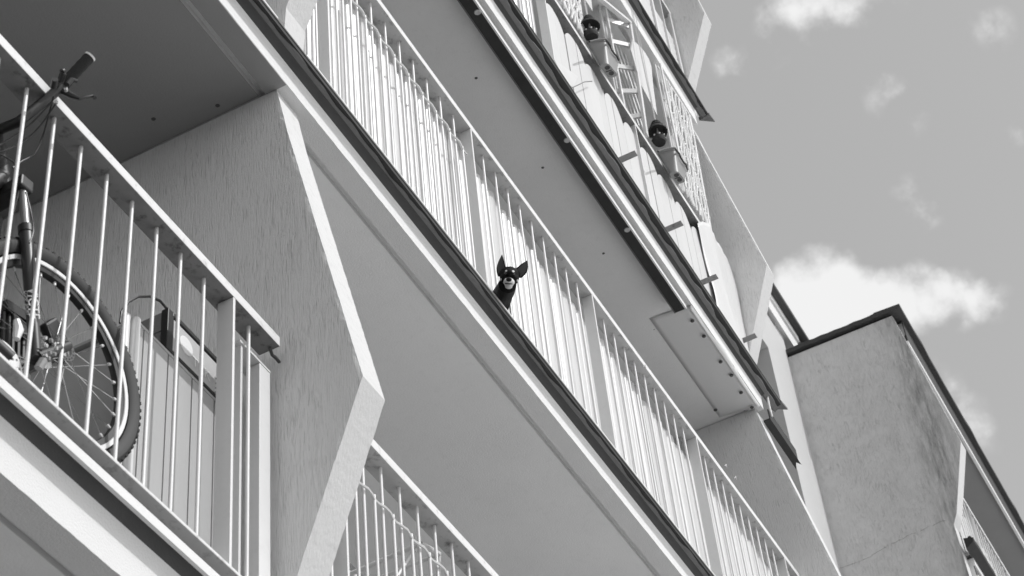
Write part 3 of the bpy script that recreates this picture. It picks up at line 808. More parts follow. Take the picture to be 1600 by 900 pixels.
def ornament(label, c, wires, scal):
    C = pix(*c, -.03); t = thing('hanging_ornament', label, 'ornament', C, 'dark tiered ornaments hanging above the planters')
    rnd = random.Random(int(c[0]))
    def tier(nm, z, r, h, r2, sc_=0):
        a = MB(); n = 32; vs = []; k = [(.15 * r2, z + h), (r2, z + h), ((r + r2) / 2, z + h * .7), (r, z + .006), (r, z), (r * .93, z + .004), (r * .6, z + h * .6), (.1 * r, z + h * .7)]
        for i in range(n):
            th = 2 * math.pi * i / n
            for rr_, zz in k:
                q = rr_ * (1 + (sc_ * .05 * (i % 2) if zz <= z + .007 else 0))
                vs.append(C + Vector((q * math.cos(th), q * math.sin(th), zz)))
        m_ = len(k); fs = [(i * m_ + j, i * m_ + (j + 1) % m_, ((i + 1) % n) * m_ + (j + 1) % m_, ((i + 1) % n) * m_ + j) for i in range(n) for j in range(m_)]
        a.add(vs, fs); return a.build(nm, 'pot', t, smooth=True)
    tier('tier', .075, .034, .03, .02, scal); tier('tier', .045, .046, .03, .03, scal); tier('tier', -.005, .066, .05, .042, scal)
    a = MB(); a.lathe(C, (0, 0, 1), [(0, -.115), (.040, -.112), (.048, -.09), (.045, -.065), (.02, -.055), (0, -.055)], 20); b = a.build('basket', 'pot', t, smooth=True)
    for i in range(16):
        th = 2 * math.pi * i / 16 + .1; a = MB()
        q = C + Vector((.046 * math.cos(th), .046 * math.sin(th), -.066)); a.lathe(q, (0, 0, 1), [(0, -.008), (.006, -.004), (.007, .002), (0, .009)], 6); a.build('bead', 'lab' if i % 2 else 'pot', t, smooth=True)
    a = MB(); a.tube([C + Vector((0, 0, -.03)), C + Vector((0, 0, .12))], .006, 6); a.lathe(C + Vector((0, 0, .115)), (0, 0, 1), [(0, -.012), (.012, 0), (0, .012)], 8); a.build('finial', 'lab', t, smooth=True)
    for w in wires:
        a = MB(); top = C + Vector((w, .0, 1.25)); top.z = ZB[4] + .01
        a.tube([C + Vector((w * .15, 0, .10)), top], .0022, 5); a.build('wire', 'lab', t)
    return t
ornament('dark round tiered ornament hanging on white wires above the left planter', (921.5, 42), (-.10, .02, -.03), .4)
ornament('dark ornament with beaded tiers hanging above the right planter', (1027.5, 206), (.05, -.03, .0), 1.0)

# ------------------------------------------------------------------ patched metal plate screwed under the third slab
pl = thing('metal_plate', 'painted metal plate with a row of screws, screwed under the end of the upper balcony', 'plate', (9.5, .15, 8.77))
nx, ny = 28, 8; vs = []; fs = []
for iy in range(ny + 1):
    for ix in range(nx + 1):
        u = ix / nx; v = iy / ny
        X = 8.925 + (10.04 - 8.925) * u - .02 * v
        Y = .018 + (.285 - .018) * v
        sag = .006 * math.sin(u * math.pi) * (1 - v) + .003 * math.sin(u * 9 + 1) * (1 - v)
        vs.append((X, Y, 8.783 + .0205 * v - sag * .6))
for iy in range(ny):
    for ix in range(nx):
        q = iy * (nx + 1) + ix; fs.append((q, q + 1, q + nx + 2, q + nx + 1))
a = MB(); a.add(vs, fs); o = a.build('sheet', 'plate', pl, smooth=True); s_ = o.modifiers.new('solid', 'SOLIDIFY'); s_.thickness = .003
# its front flange, prised away from the slab along part of its length
a = MB(); vs = []; fs = []
for ix in range(nx + 1):
    u = ix / nx
    X = 8.925 + (10.04 - 8.925) * u
    hgt = .016 + .030 * math.exp(-((u - .42) / .2) ** 2) if u < .62 else .011
    out_ = .014 * math.exp(-((u - .45) / .16) ** 2)
    vs += [(X, .0175, 8.766 - .006 * math.sin(u * math.pi)), (X, .010 - out_, 8.772 + hgt * .5), (X, .004 - out_, 8.772 + hgt)]
for ix in range(nx):
    for j in range(2):
        q = ix * 3 + j; fs.append((q, q + 3, q + 4, q + 1))
a.add(vs, fs); o = a.build('flange', 'plate', pl, smooth=True); s_ = o.modifiers.new('solid', 'SOLIDIFY'); s_.thickness = .002
for px, py in ((1082, 502), (1100, 526), (1126, 566), (1143, 587), (1158, 614), (1175, 637), (1118, 641), (1022, 515)):
    p = pixz(px, py, 8.766)
    h = MB(); h.lathe(p, (0, 0, -1), [(0, .003), (.005, .003), (.008, .001), (.012, .0005), (.013, -.004)] if px != 1022 else [(0, .001), (.004, .0)], 14); h.build('screw', 'dgrey', pl, smooth=True)
a = MB(); q = [pix(1199, 620, -.03), pix(1202, 635, -.03), pix(1206, 651, -.03)]; a.tube(q, .008, 8); a.lathe(q[0], (0, 0, 1), [(0, -.014), (.013, 0), (0, .014)], 8)
a.build('white_cord_end', 'paint', pl, smooth=True)
# end corner pieces of the upper drip edges
for zz, xe, k in ((ZB[3] + .185, 10.31, 3), (ZB[4] + .19, 10.19, 4)):
    a = MB(); a.add([(xe, -.078, zz), (xe + .10, -.085, zz + .005), (xe, .01, zz - .02), (xe, -.078, zz + .02), (xe + .10, -.085, zz + .022), (xe, .01, zz + .02)], [(0, 1, 2), (3, 5, 4), (0, 3, 4, 1), (1, 4, 5, 2), (2, 5, 3, 0)])
    a.build('folded_corner', 'flash', bld)

# ------------------------------------------------------------------ lowest balcony: frame, cabinet, case, cable, roll
FZ = 3.43
t = thing('frame', 'narrow white metal frame standing between the railing end and the dividing wall', 'frame', (3.96, .03, FZ))
a = MB(); a.box(4.060, 4.122, .052, .10, FZ, 4.502); a.build('upright', 'paint', t, bevel=.002)
a = MB(); a.box(3.950, 3.962, .052, .085, FZ, 4.49); a.build('upright', 'paint', t)
a = MB(); a.box(3.944, 4.122, .051, .125, 4.503, 4.511); a.build('top_bar', 'paint', t)
cb = thing('cabinet', 'grey plank-fronted cabinet on the lowest balcony with a case on top', 'cabinet', (3.85, .4, FZ))
a = MB(); a.box(3.615, 4.12, .215, .60, FZ, 4.385); a.build('carcass', 'cab', cb)
xs = [3.612, 3.645, 3.775, 3.905, 4.03, 4.13]
for i in range(5):
    a = MB(); a.bar((( xs[i] + xs[i + 1]) / 2 + .0, .207, FZ + .005), ((xs[i] + xs[i + 1]) / 2, .207, 4.388), xs[i + 1] - xs[i] - .006, .012, ref=(0, 1, 0)); o = a.build('plank', 'cab', cb, bevel=.002)
a = MB(); a.box(3.60, 4.13, .20, .61, 4.389, 4.402); a.build('top', 'cab', cb, bevel=.002)
a = MB(); a.tube([(3.59, .19, FZ + .02), (3.585, .19, 4.375)], .016, 12); a.tube([(3.555, .20, FZ + .02), (3.55, .20, 4.37)], .014, 12)
o = a.build('rolled_blind', 'paint', smooth=True); o['label'] = 'slim white roll standing at the left side of the cabinet'; o['category'] = 'roll'
cs = thing('carry_case', 'dark appliance box with a pale label and white disc, lying on the cabinet', 'box', (3.93, .35, 4.403))
x0, x1, y0, y1, z0, z1 = 3.765, 4.115, .205, .50, 4.403, 4.575
a = MB(); a.box(x0, x1, y0, y1, z0, z1); a.build('body', 'clear', cs, bevel=.006)
a = MB(); a.box(x0 + .03, x1 - .02, y0 - .004, y0 - .001, z0 + .018, z1 - .022); a.build('label_panel', 'lab', cs)
a = MB(); a.box(x0 - .003, x0 - .001, y0 + .004, y1 - .1, z0 + .09, z1 - .004); a.build('label_panel', 'shade', cs)
a = MB(); a.box(x0 - .006, x0 + .026, y0 - .007, y0 + .02, z0, z1 + .004); a.build('corner_guard', 'dark', cs, bevel=.003)
a = MB(); a.box(x0, x1, y0 - .008, y0 + .01, z0 - .001, z0 + .014); a.build('lower_edge', 'dark', cs, bevel=.003)
a = MB(); a.box(x0 + .02, x1, y0 - .008, y0 + .012, z1 - .016, z1 + .003); a.build('upper_edge', 'dark', cs, bevel=.003)
a = MB(); a.lathe((x0 + .10, y0 - .005, z0 + .092), (0, -1, 0), [(0, .0015), (.034, .0015), (.036, 0)], 24); a.build('printed_disc', 'labw', cs)
a = MB(); a.tube([(x1 - .13, y0 + .05, z1), (x1 - .12, y0 + .02, z1 + .03), (x1 - .05, y0 + .02, z1 + .03), (x1 - .04, y0 + .05, z1)], .006, 6); a.build('handle', 'dark', cs, smooth=True)
a = MB(); a.box(x1 - .09, x1 - .02, y0 - .010, y0 - .004, z0 + .02, z0 + .085); a.build('grid_vent', 'labw', cs)
for i in range(3):
    a = MB(); a.box(x1 - .092, x1 - .018, y0 - .013, y0 - .0105, z0 + .03 + i * .02, z0 + .034 + i * .02); a.build('vent_bar', 'dark', cs)
def text(s, size, m_, parent, loc, rot, nm, ext=.0006):
    cu = bpy.data.curves.new(nm, 'FONT'); cu.body = s; cu.size = size; cu.extrude = ext; cu.align_x = 'CENTER'; cu.align_y = 'CENTER'
    o = bpy.data.objects.new(nm, cu); col.objects.link(o)
    bpy.context.view_layer.update()
    me = bpy.data.meshes.new_from_object(o); bpy.data.objects.remove(o); me.materials.clear(); me.materials.append(M[m_])
    o = bpy.data.objects.new(nm, me); col.objects.link(o); o.parent = parent
    o.location = Vector(loc) - wloc(parent); o.rotation_euler = rot; return o
text('C', .075, 'lab', cs, (x0 - .004, y0 + .07, z0 + .055), (math.pi / 2, 0, -math.pi / 2), 'printed_letter')
text('TRK', .055, 'labw', cs, (x0 + .185, y0 - .005, z0 + .06), (math.pi / 2, 0, 0), 'lettering')
a = MB(); a.tube([pix(188, 505, .32), pix(190, 488, .32), pix(200, 472, .32), pix(216, 463.5, .32), pix(234, 463, .32), pix(250, 470, .32), pix(262, 484, .32), pix(268, 494, .32)], .005, 6)
o = a.build('cable', 'dark', smooth=True); o['label'] = 'thin black cable arching over the cabinet and the case'; o['category'] = 'cable'

# ------------------------------------------------------------------ bicycle
bk = thing('bicycle', 'mountain bike parked behind the railing of the lowest balcony', 'bicycle', (2.5, .2, FZ))
ps = rad(-5); WU = Vector((math.cos(ps), math.sin(ps), 0)); WN_ = Vector((-math.sin(ps), math.cos(ps), 0))
def wheel(c, R=.345):
    c = Vector(c)
    e = bpy.data.objects.new('wheel', None); col.objects.link(e); e.parent = bk; e.location = c - bk.location; e.empty_display_size = .05
    a = MB(); a.torus(c, WN_, R - .026, .026, 72, 12); a.build('tyre', 'rubber', e, smooth=True)
    a = MB(); a.lathe(c, WN_, [(R - .050, .016), (R - .044, .022), (R - .026, .0268), (R - .018, .0258)], 72); a.lathe(c, WN_, [(R - .050, -.016), (R - .044, -.022), (R - .026, -.0268), (R - .018, -.0258)], 72); a.build('sidewall', 'rubberw', e, smooth=True)
    k = MB()
    for i in range(84):
        th = 2 * math.pi * i / 84
        d = WU * math.cos(th) + Vector((0, 0, 1)) * math.sin(th)
        for off, dr in ((-.017, -.004), (.017, -.004), (0, .001)):
            p = c + d * (R - .003 + dr) + WN_ * off
            k.bar(p - d * .004, p + d * .002, .010, .008, ref=tuple(WN_))
    k.build('tread', 'rubber', e)
    a = MB(); a.lathe(c, WN_, [(R - .055, -.014), (R - .055, .014), (R - .085, .010), (R - .088, 0), (R - .085, -.010)], 72, True); a.build('rim', 'dark', e, smooth=True)
    a = MB(); a.lathe(c, WN_, [(R - .055, -.0145), (R - .056, -.017), (R - .068, -.0165), (R - .069, -.0135)], 72, True); a.build('rim_stripe', 'rimw', e, smooth=True)
    a = MB(); a.lathe(c, WN_, [(0, -.055), (.010, -.055), (.012, -.035), (.030, -.033), (.030, -.028), (.014, -.024), (.014, .024), (.030, .028), (.030, .033), (.012, .035), (.01, .055), (0, .055)], 20); a.build('hub', 'steel', e, smooth=True)
    spk = MB(); spk.tube([(0, 0, 0), (0, 0, 1)], .0011, 4); sm = spk.mesh('spoke'); sm.materials.append(M['steel'])
    nip = MB(); nip.lathe((0, 0, 0), (0, 0, 1), [(0, -.008), (.0045, -.006), (.0045, .006), (0, .008)], 8); nm_ = nip.mesh('nipple'); nm_.materials.append(M['rimw'])
    for i in range(28):
        th = 2 * math.pi * i / 28 + .07
        d = WU * math.cos(th) + Vector((0, 0, 1)) * math.sin(th); th2 = th + (.9 if i % 4 < 2 else -.9)
        d2 = WU * math.cos(th2) + Vector((0, 0, 1)) * math.sin(th2); side = -1 if i % 2 else 1
        A = c + d2 * .028 + WN_ * side * .030; B = c + d * (R - .088)
        o = bpy.data.objects.new('spoke', sm); col.objects.link(o); o.parent = e; o.location = A - c
        o.rotation_euler = (B - A).to_track_quat('Z', 'Y').to_euler(); o.scale = (1, 1, (B - A).length)
        o = bpy.data.objects.new('nipple', nm_); col.objects.link(o); o.parent = e; o.location = B - c - d * .004; o.rotation_euler = d.to_track_quat('Z', 'Y').to_euler()
    return e
HC = Vector((3.112, .096, 3.81))
wheel(HC); RC = HC - WU * 1.06; RC.z = 3.81; wheel(RC)
crown = pix(35, 291, .085); low = pix(56, 560, .052)
lw = HC + WN_ * -.055
ax = (low - crown).normalized()
a = MB(); p1 = crown.lerp(low, .27); a.tube([crown, p1], .0125, 14); f1 = a.build('fork_stanchion', 'stanch', bk, smooth=True)
a = MB(); a.tube([p1 + ax * -.01, p1, crown.lerp(low, .6), crown.lerp(low, .95), low], [.0175, .0195, .018, .016, .014], 14); leg = a.build('fork_leg', 'forkp', bk, smooth=True)
a = MB(); a.tube([p1 - ax * .012, p1 + ax * .012], .0215, 14); a.build('fork_seal', 'dark', leg, smooth=True)
a = MB(); a.tube([low + Vector((0, 0, .02)), low, lw], [.018, .02, .014], 10); a.build('dropout', 'dark', bk, smooth=True)
off = WN_ * .13
a = MB(); a.tube([crown + off, p1 + off], .0165, 12); a.tube([p1 + off, low + off, HC + WN_ * .055], [.025, .02, .014], 12); a.build('fork_leg', 'dark', bk, smooth=True)
a = MB(); a.bar(crown - WN_ * .02, crown + off + WN_ * .02, .05, .045); a.build('fork_crown', 'dark', bk, bevel=.006)
st = crown + off * .5
hb_c = pix(-6, 205, .15)
a = MB(); a.tube([st, st.lerp(hb_c, .75)], .024, 14); a.build('head_tube', 'dark', bk, smooth=True)
a = MB(); a.tube([st.lerp(hb_c, .72), hb_c], .018, 12); a.bar(hb_c + Vector((-.05, .01, -.01)), hb_c, .035); a.build('stem', 'dark', bk, smooth=True)
g0 = pix(140, 89, -.11); g1 = pix(98, 134, -.03); g2 = pix(30, 190, .06)
a = MB(); a.tube([hb_c, g2, g1], .0155, 12); a.tube([hb_c, hb_c + (hb_c - g1) * .9 + Vector((0, .05, 0))], .0155, 12); a.build('handlebar', 'dark', bk, smooth=True)
ga = (g0 - g1).normalized()
a = MB()
prof = []
L = (g0 - g1).length
a.tube([g1 + ga * (L * i / 10) for i in range(11)], [.0168 + .0012 * (i % 2) for i in range(11)], 14); gr = a.build('grip', 'rubber', bk, smooth=True)
a = MB(); a.tube([g0 - ga * .002, g0 + ga * .004], .0180, 14); a.build('grip_end', 'labw', gr, smooth=True)
# brake lever, shifter and clamps
c0 = g1 - ga * .012
a = MB(); a.tube([c0 + Vector((0, -.004, -.01)), pix(112, 150, -.05), pix(124, 154, -.07), pix(140, 150.5, -.09), pix(146, 150, -.095), pix(148, 153, -.10)], [.011, .009, .006, .005, .005, .006], 8); a.build('brake_lever', 'dark', bk, smooth=True)
a = MB(); a.tube([pix(94, 128, -.04), pix(99, 114, -.06)], .010, 10); a.lathe(pix(98, 111, -.06), (.5, -.3, .8), [(0, .006), (.008, .004), (.008, -.004), (0, -.006)], 10); a.build('shifter', 'dark', bk, smooth=True)
a = MB(); a.tube([pix(84, 136, -.04), pix(86, 124, -.06)], .009, 10); a.build('bell', 'dark', bk, smooth=True)
a = MB(); a.lathe(pix(103, 140, -.075), (.3, -.9, -.1), [(0, .006), (.007, .004), (.007, -.003), (0, -.005)], 10); a.build('clamp_bolt', 'steel', bk, smooth=True)
a = MB(); a.lathe(pix(88, 160, -.06), (.3, -.9, -.1), [(0, .004), (.005, .003), (.005, -.003), (0, -.005)], 10); a.build('clamp_bolt', 'steel', bk, smooth=True)
a = MB(); a.tube([pix(112, 124, -.07), pix(120, 127, -.075)], .006, 8); a.tube([pix(105, 132, -.06), pix(112, 124, -.07)], .008, 8); a.build('shifter_paddle', 'dark', bk, smooth=True)
def cable(pts, r=.0026):
    P = [pix(*p) for p in pts]; Q = []
    for i in range(len(P) - 1):
        p0, p1_, p2, p3 = P[max(i - 1, 0)], P[i], P[i + 1], P[min(i + 2, len(P) - 1)]
        for k in range(6):
            t = k / 6; Q.append(.5 * ((2 * p1_) + (p2 - p0) * t + (2 * p0 - 5 * p1_ + 4 * p2 - p3) * t * t + (3 * p1_ - p0 - 3 * p2 + p3) * t ** 3))
    Q.append(P[-1]); a = MB(); a.tube(Q, r, 6); a.build('cable', 'dark', bk, smooth=True)
cable([(84, 150, -.03), (74, 188, .02), (66, 215, .05), (54, 240, .07), (34, 252, .09), (20, 262, .10)])
cable([(82, 158, -.03), (50, 192, .04), (20, 214, .08), (-10, 232, .1)])
cable([(90, 158, -.03), (60, 200, .04), (30, 225, .08), (-10, 240, .1)])
cable([(-10, 236, .1), (10, 246, .10), (24, 258, .10), (30, 290, .09), (18, 345, .05), (8, 400, .05)])
cable([(40, 300, .04), (48, 330, .03), (52, 360, .03), (46, 380, .03)])
# frame going off to the left, disc rotor with holes, caliper, crank set
bb_ = Vector((2.55, .17, 3.74)); seat = Vector((2.38, .2, 4.35)); hd = st.lerp(hb_c, .3)
a = MB(); a.tube([hd, bb_], .026, 12); a.tube([st.lerp(hb_c, .65), seat], .02, 12); a.tube([bb_, seat, seat + Vector((-.03, 0, .2))], .017, 12)
for s_ in (-.05, .05):
    a.tube([bb_ + WN_ * s_, RC + WN_ * s_ * 1.2], .010, 8); a.tube([seat + WN_ * s_ * .5, RC + WN_ * s_ * 1.2], .009, 8)
a.build('frame', 'dark', bk, smooth=True)
a = MB(); sp = seat + Vector((-.03, 0, .22)); a.lathe(sp, (0, 0, 1), [(0, -.02), (.05, -.015), (.07, .01), (.05, .03), (0, .035)], 16); a.build('saddle', 'dark', bk, smooth=True)
def ring(c, axis, ro, ri, th, holes, nm, m_, parent):
    a = MB(); n = 96; c = Vector(c); ax_ = Vector(axis).normalized(); u = ax_.cross(Vector((0, 0, 1))).normalized(); v = u.cross(ax_)
    P = lambda r, th_, h: c + (u * math.cos(th_) + v * math.sin(th_)) * r + ax_ * h
    for i in range(n):
        t0, t1 = 2 * math.pi * i / n, 2 * math.pi * (i + 1) / n
        m0 = ri + (ro - ri) * .33; m1 = ri + (ro - ri) * .7
        bands = [(ri, m0), (m1, ro)] + ([] if (i // 3) % 2 and holes else [(m0, m1)])
        for a0, a1 in bands:
            a.add([P(a0, t0, -th), P(a1, t0, -th), P(a1, t1, -th), P(a0, t1, -th), P(a0, t0, th), P(a1, t0, th), P(a1, t1, th), P(a0, t1, th)], [(0, 1, 2, 3), (7, 6, 5, 4), (0, 4, 5, 1), (2, 6, 7, 3), (1, 5, 6, 2), (3, 7, 4, 0)])
    return a.build(nm, m_, parent)
cr_c = pix(6, 566, .06)
ring(cr_c, WN_, .066, .044, .0015, True, 'chain_guard', 'rimw', bk)
for i in range(3):
    th = i * 2.09 + .5; d = (WU * math.cos(th) + Vector((0, 0, 1)) * math.sin(th))
    a = MB(); a.bar(cr_c, cr_c + d * .062, .018, .005, ref=tuple(WN_)); a.build('spider_arm', 'rimw', bk)
a = MB(); a.tube([cr_c - WN_ * .02, bb_ + WN_ * -.03], .02, 12); a.build('crank_axle', 'dark', bk, smooth=True)
ring(HC - WN_ * .042, WN_, .040, .028, .001, True, 'brake_disc', 'dgrey', bk)
cc = pix(86, 530, .13)
a = MB(); a.bar(cc + Vector((-.04, 0, .035)), cc + Vector((.06, 0, -.035)), .03, .075); a.build('bag', 'dark', bk, bevel=.008)
for i, (px, py) in enumerate(((71, 528), (80, 532), (85, 537), (68, 538), (72, 540), (78, 551), (88, 544), (85, 553), (71, 555), (76, 560), (69, 562))):
    a = MB(); q = pix(px, py, .0 + .002 * (i % 3)); a.lathe(q, (.2, -.9, -.3), [(0, .005), (.005, .004), (.0065, -.004), (0, -.006)], 8); a.build('caliper_bolt', 'stanch' if i % 2 else 'steel', bk, smooth=True)
a = MB(); a.tube([pix(60, 576, .01), pix(68, 563, .0)], .012, 8); a.build('axle_lever', 'stanch', bk, smooth=True)
a = MB(); q0 = pix(2, 520, .10); 
for px in (6, 14, 21, 30, 38):
    a.tube([pix(px, 488, .14), pix(px - 2, 560, .14)], .006, 6)
a.bar(pix(0, 480, .15), pix(40, 505, .15), .05, .03); a.bar(pix(5, 505, .16), pix(45, 540, .16), .07, .04); a.build('chain_cover', 'dark', bk)
a = MB(); a.tube([pix(26, 500, .05), pix(29, 515, .05), pix(26, 530, .05)], [.009, .014, .008], 8); a.build('derailleur', 'rimw', bk, smooth=True)
# lettering running down the fork leg
lp_ = crown.lerp(low, .72)
rotm = Matrix((-ax, ax.cross(Vector((0, -1, 0))).normalized() * 1, (0, 0, 0)))
yv = Vector((0, -1, 0)); xv = ax; zv = (Vector((-.65, -.72, -.25))).normalized(); zv = (zv - xv * zv.dot(xv)).normalized(); yv = zv.cross(xv)
rm = Matrix((xv, yv, zv)).transposed()
text('VICTE', .040, 'labw', bk, lp_ + zv * .0185, rm.to_euler(), 'fork_lettering', .0008)
text('COMP  SPORT', .013, 'lab', bk, lp_ + zv * .0185 - yv * .017, rm.to_euler(), 'fork_lettering', .0006)

# ------------------------------------------------------------------ drying rack on the balcony at the bottom edge
dr = thing('drying_rack', 'white tubular drying rack behind the railing at the bottom edge', 'drying rack', pix(650, 900, .3) - Vector((0, 0, .6)))
A, B = pix(657, 850, .12), pix(686, 866, .12)
a = MB(); a.tube([A + Vector((0, .3, -.01)), A + Vector((0, .02, 0)), A, A.lerp(B, .5), B], [.009, .009, .011, .011, .010], 8); a.build('arm', 'paint', dr, smooth=True)
a = MB(); a.tube([A + Vector((0, .3, 0)), B + Vector((0, .3, 0)), B + Vector((.0, .02, 0)), B], .008, 8); a.build('arm', 'paint', dr, smooth=True)
a = MB(); a.tube([pix(645, 862, .14), pix(621, 900, .14)], .006, 6); a.tube([pix(648, 862, .14), pix(655, 853, .14)], .006, 6); a.build('leg', 'paint', dr, smooth=True)
a = MB(); a.tube([B, B + Vector((.1, .1, -.8))], .008, 6); a.tube([A + Vector((0, .3, 0)), A + Vector((.0, .35, -.8))], .008, 6); a.build('leg', 'paint', dr, smooth=True)

# ------------------------------------------------------------------ the dog
def ellipsoid(c, r, rot=None, seg=20, rings=12):
    vs = []; fs = []; R3 = rot or Matrix.Identity(3)
    vs.append(Vector(c) + R3 @ Vector((0, 0, r[2])))
    for i in range(1, rings):
        ph = math.pi * i / rings
        for j in range(seg):
            th = 2 * math.pi * j / seg
            vs.append(Vector(c) + R3 @ Vector((r[0] * math.sin(ph) * math.cos(th), r[1] * math.sin(ph) * math.sin(th), r[2] * math.cos(ph))))
    vs.append(Vector(c) + R3 @ Vector((0, 0, -r[2])))
    for j in range(seg): fs.append((0, 1 + j, 1 + (j + 1) % seg))
    for i in range(rings - 2):
        for j in range(seg):
            a_ = 1 + i * seg + j; b_ = 1 + i * seg + (j + 1) % seg; fs.append((a_, a_ + seg, b_ + seg, b_))
    n = len(vs) - 1
    for j in range(seg): fs.append((n, n - 1 - j, n - 1 - (j + 1) % seg))
    return vs, fs
# head frame: x to the picture's right, y up the skull, z out along the muzzle (towards the street)
HP = pix(796, 434, -.115)
tilt = rad(4)
hx = (RIGHT * math.cos(tilt) - UP * math.sin(tilt)).normalized()
hz = (-FWD * math.cos(rad(12)) + Vector((0, 0, -1)) * -0.10 + UP * math.sin(rad(6))).normalized()
hx = (hx - hz * hx.dot(hz)).normalized(); hy = hz.cross(hx)
H = Matrix((hx, hy, hz)).transposed()
DS = 1.10
def hp(x, y, z): return HP + H @ Vector((x, y, z)) * DS
dog = thing('dog', 'small black dog with pale muzzle and pricked ears peering out below the white slats', 'dog', HP)
S = .001
d = MB()
def E(c, r, rx=0):
    vs, fs = ellipsoid((0, 0, 0), r); Rm = Matrix.Rotation(rx, 3, 'X')
    d.add([hp(*(Rm @ v + Vector(c))) for v in vs], fs)
E((0, .012, -.012), (.040, .036, .040))            # skull
E((-.019, -.004, .002), (.019, .022, .026)); E((.019, -.004, .002), (.019, .022, .026))      # cheeks
E((0, .014, .012), (.024, .020, .024))             # brow
E((0, -.024, .030), (.0220, .0185, .032))          # muzzle
E((0, -.024, .050), (.0150, .0130, .016))          # muzzle tip
E((0, -.040, .024), (.015, .009, .027))            # lower jaw
# neck running back through the gap in the slats
base = pix(782, 468, .06); inner = base + Vector((.10, .16, -.04))
def limb(pts, rs, n=16):
    d.tube(pts, rs, n)
limb([hp(0, .004, -.02), hp(-.006, -.024, -.020), HP.lerp(base, .45) + hy * -.012, HP.lerp(base, .8), base, base + Vector((.05, .07, -.03)), inner], [.032, .040, .044, .047, .050, .058, .07])
vs, fs = ellipsoid(inner + Vector((.12, .16, -.08)), (.20, .10, .10), Matrix.Rotation(rad(50), 3, 'Z')); d.add(vs, fs)
for lx, ly in ((.02, .02), (.10, -.02), (.22, .30), (.30, .26)):
    q = inner + Vector((lx, ly, -.08)); limb([q, q + Vector((.0, .01, -.08)), Vector((q.x, q.y + .01, 6.235))], [.035, .022, .016], 10)
q = inner + Vector((.28, .33, -.03)); limb([q, q + Vector((.05, .06, .05)), q + Vector((.07, .08, .12))], [.02, .014, .006], 8)
# ears: hollow cones, part of the body
def ear(sgn):
    pts = []
    b0 = [(sgn * .014, .030, -.010), (sgn * .045, .002, -.008)]
    tipp = Vector((-.036, .096, -.012)) if sgn < 0 else Vector((.066, .078, -.012))
    n = 8; vs = []; fs = []
    A0, B0 = Vector(b0[0]), Vector(b0[1])
    rows = 7
    for i in range(rows + 1):
        t = i / rows; wdt = (1 - t ** 2.3) * (1 + .14 * math.sin(t * math.pi))
        mid = (A0 + B0) / 2; mid = mid.lerp(tipp, t) + Vector((sgn * .007 * math.sin(t * math.pi), 0, 0))
        for j in range(n + 1):
            u = j / n * 2 - 1
            p = mid + (B0 - A0) / 2 * u * max(wdt, .03) + Vector((0, 0, .010 * (u * u - .6) * (1 - t)))
            vs.append(p)
    k = len(vs)
    vs2 = [p + Vector((0, 0, -.0055)) for p in vs]
    al = vs + vs2; w = n + 1
    for i in range(rows):
        for j in range(n):
            a_ = i * w + j; fs.append((a_, a_ + 1, a_ + w + 1, a_ + w)); fs.append((k + a_, k + a_ + w, k + a_ + w + 1, k + a_ + 1))
    for i in range(rows):
        for j in (0, n):
            a_ = i * w + j; fs.append((a_, a_ + w, k + a_ + w, k + a_))
    for j in range(n):
        fs.append((j, j + 1, k + j + 1, k + j)); q_ = rows * w + j; fs.append((q_, q_ + 1, k + q_ + 1, k + q_))
    d.add([hp(*p) for p in al], fs)
    # darker naked skin inside the ear
    ins = [hp(*(vs[i * w + j] + Vector((0, 0, .0012)))) for i in range(rows) for j in range(1, n)]
    m_ = n - 1; ff = [(i * m_ + j, i * m_ + j + 1, (i + 1) * m_ + j + 1, (i + 1) * m_ + j) for i in range(rows - 1) for j in range(m_ - 1)]
    e_ = MB(); e_.add(ins, ff); return e_
ears = [ear(-1), ear(1)]
body = d.build('body', 'fur', dog)
rm_ = body.modifiers.new('remesh', 'REMESH'); rm_.mode = 'VOXEL'; rm_.voxel_size = .0026
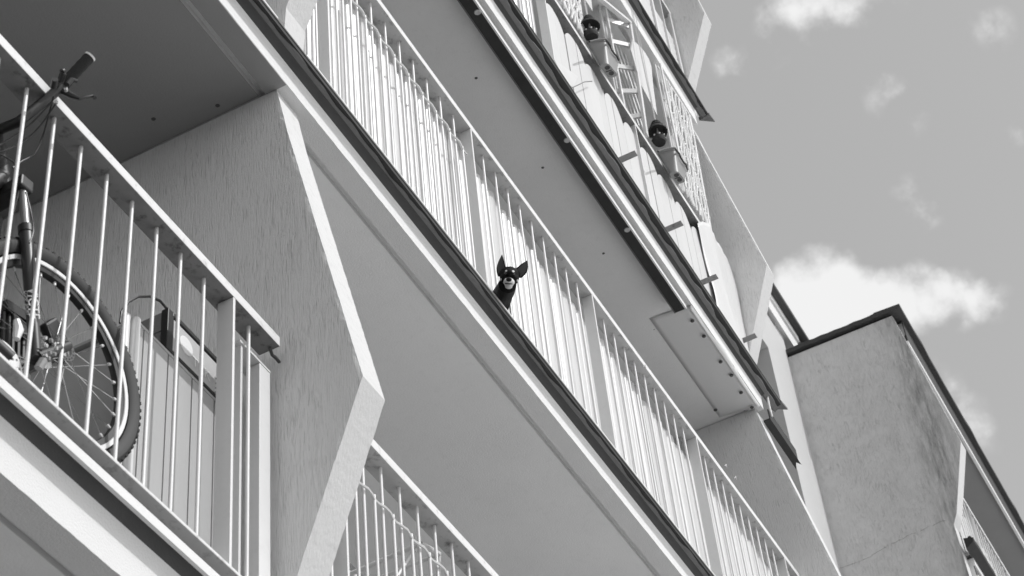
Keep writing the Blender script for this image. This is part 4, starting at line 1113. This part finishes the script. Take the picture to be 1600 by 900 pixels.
sm_ = body.modifiers.new('smooth', 'SMOOTH'); sm_.iterations = 3; sm_.factor = .5
bpy.context.view_layer.update()
me = bpy.data.meshes.new_from_object(body.evaluated_get(bpy.context.evaluated_depsgraph_get()))
body.modifiers.clear(); body.data = me
me.materials.clear(); me.materials.append(M['fur']); me.materials.append(M['furw'])
Hi = H.inverted()
for p in me.polygons:
    p.use_smooth = True
    q = (Hi @ (p.center + dog.location - HP)) / DS
    x_, y_, z_ = q
    w_ = False
    if z_ > .010 and (x_ / .0235) ** 2 + ((y_ + .028) / .0225) ** 2 < 1 + .12 * math.sin(x_ * 700): w_ = True
    if w_ and (x_ / .0135) ** 2 + ((y_ + .027) / .0115) ** 2 < 1 and z_ > .03: w_ = False
    if y_ < -.018 and abs(x_) < .017 and z_ > -.005 and y_ > -.056: w_ = True       # under the jaw
    for s__ in (-1, 1):
        if (x_ - s__ * .014) ** 2 + (y_ - .0215) ** 2 < .0046 ** 2 and z_ > .0: w_ = True     # spots over the eyes
        if (x_ - s__ * .034) ** 2 + ((y_ + .012) * .8) ** 2 < .0036 ** 2 and z_ > -.01: w_ = True   # cheek spots
    
    if w_: p.material_index = 1
for e_ in ears: e_.build('inner_ear', 'earin', dog, smooth=True)
for s__ in (-1, 1):
    a = MB(); vs, fs = ellipsoid((0, 0, 0), (.0062, .0055, .005), None, 12, 8); a.add([hp(*(v + Vector((s__ * .0165, .0105, .0285)))) for v in vs], fs); a.build('eye', 'eye', dog, smooth=True)
a = MB(); vs, fs = ellipsoid((0, 0, 0), (.0118, .0095, .007), None, 12, 8); a.add([hp(*(v + Vector((0, -.0195, .0650)))) for v in vs], fs); a.build('nose', 'nose', dog, smooth=True)
a = MB(); a.tube([hp(-.014, -.0335, .050), hp(-.005, -.036, .059), hp(.005, -.036, .059), hp(.014, -.0335, .050)], .0024, 6); a.build('mouth', 'nose', dog, smooth=True)

# ------------------------------------------------------------------ lift the whole survey from eye level to street level
for o in list(sc.objects):
    if o.parent is None and o.type not in ('CAMERA', 'LIGHT') and True:
        o.location.z += CAM_H
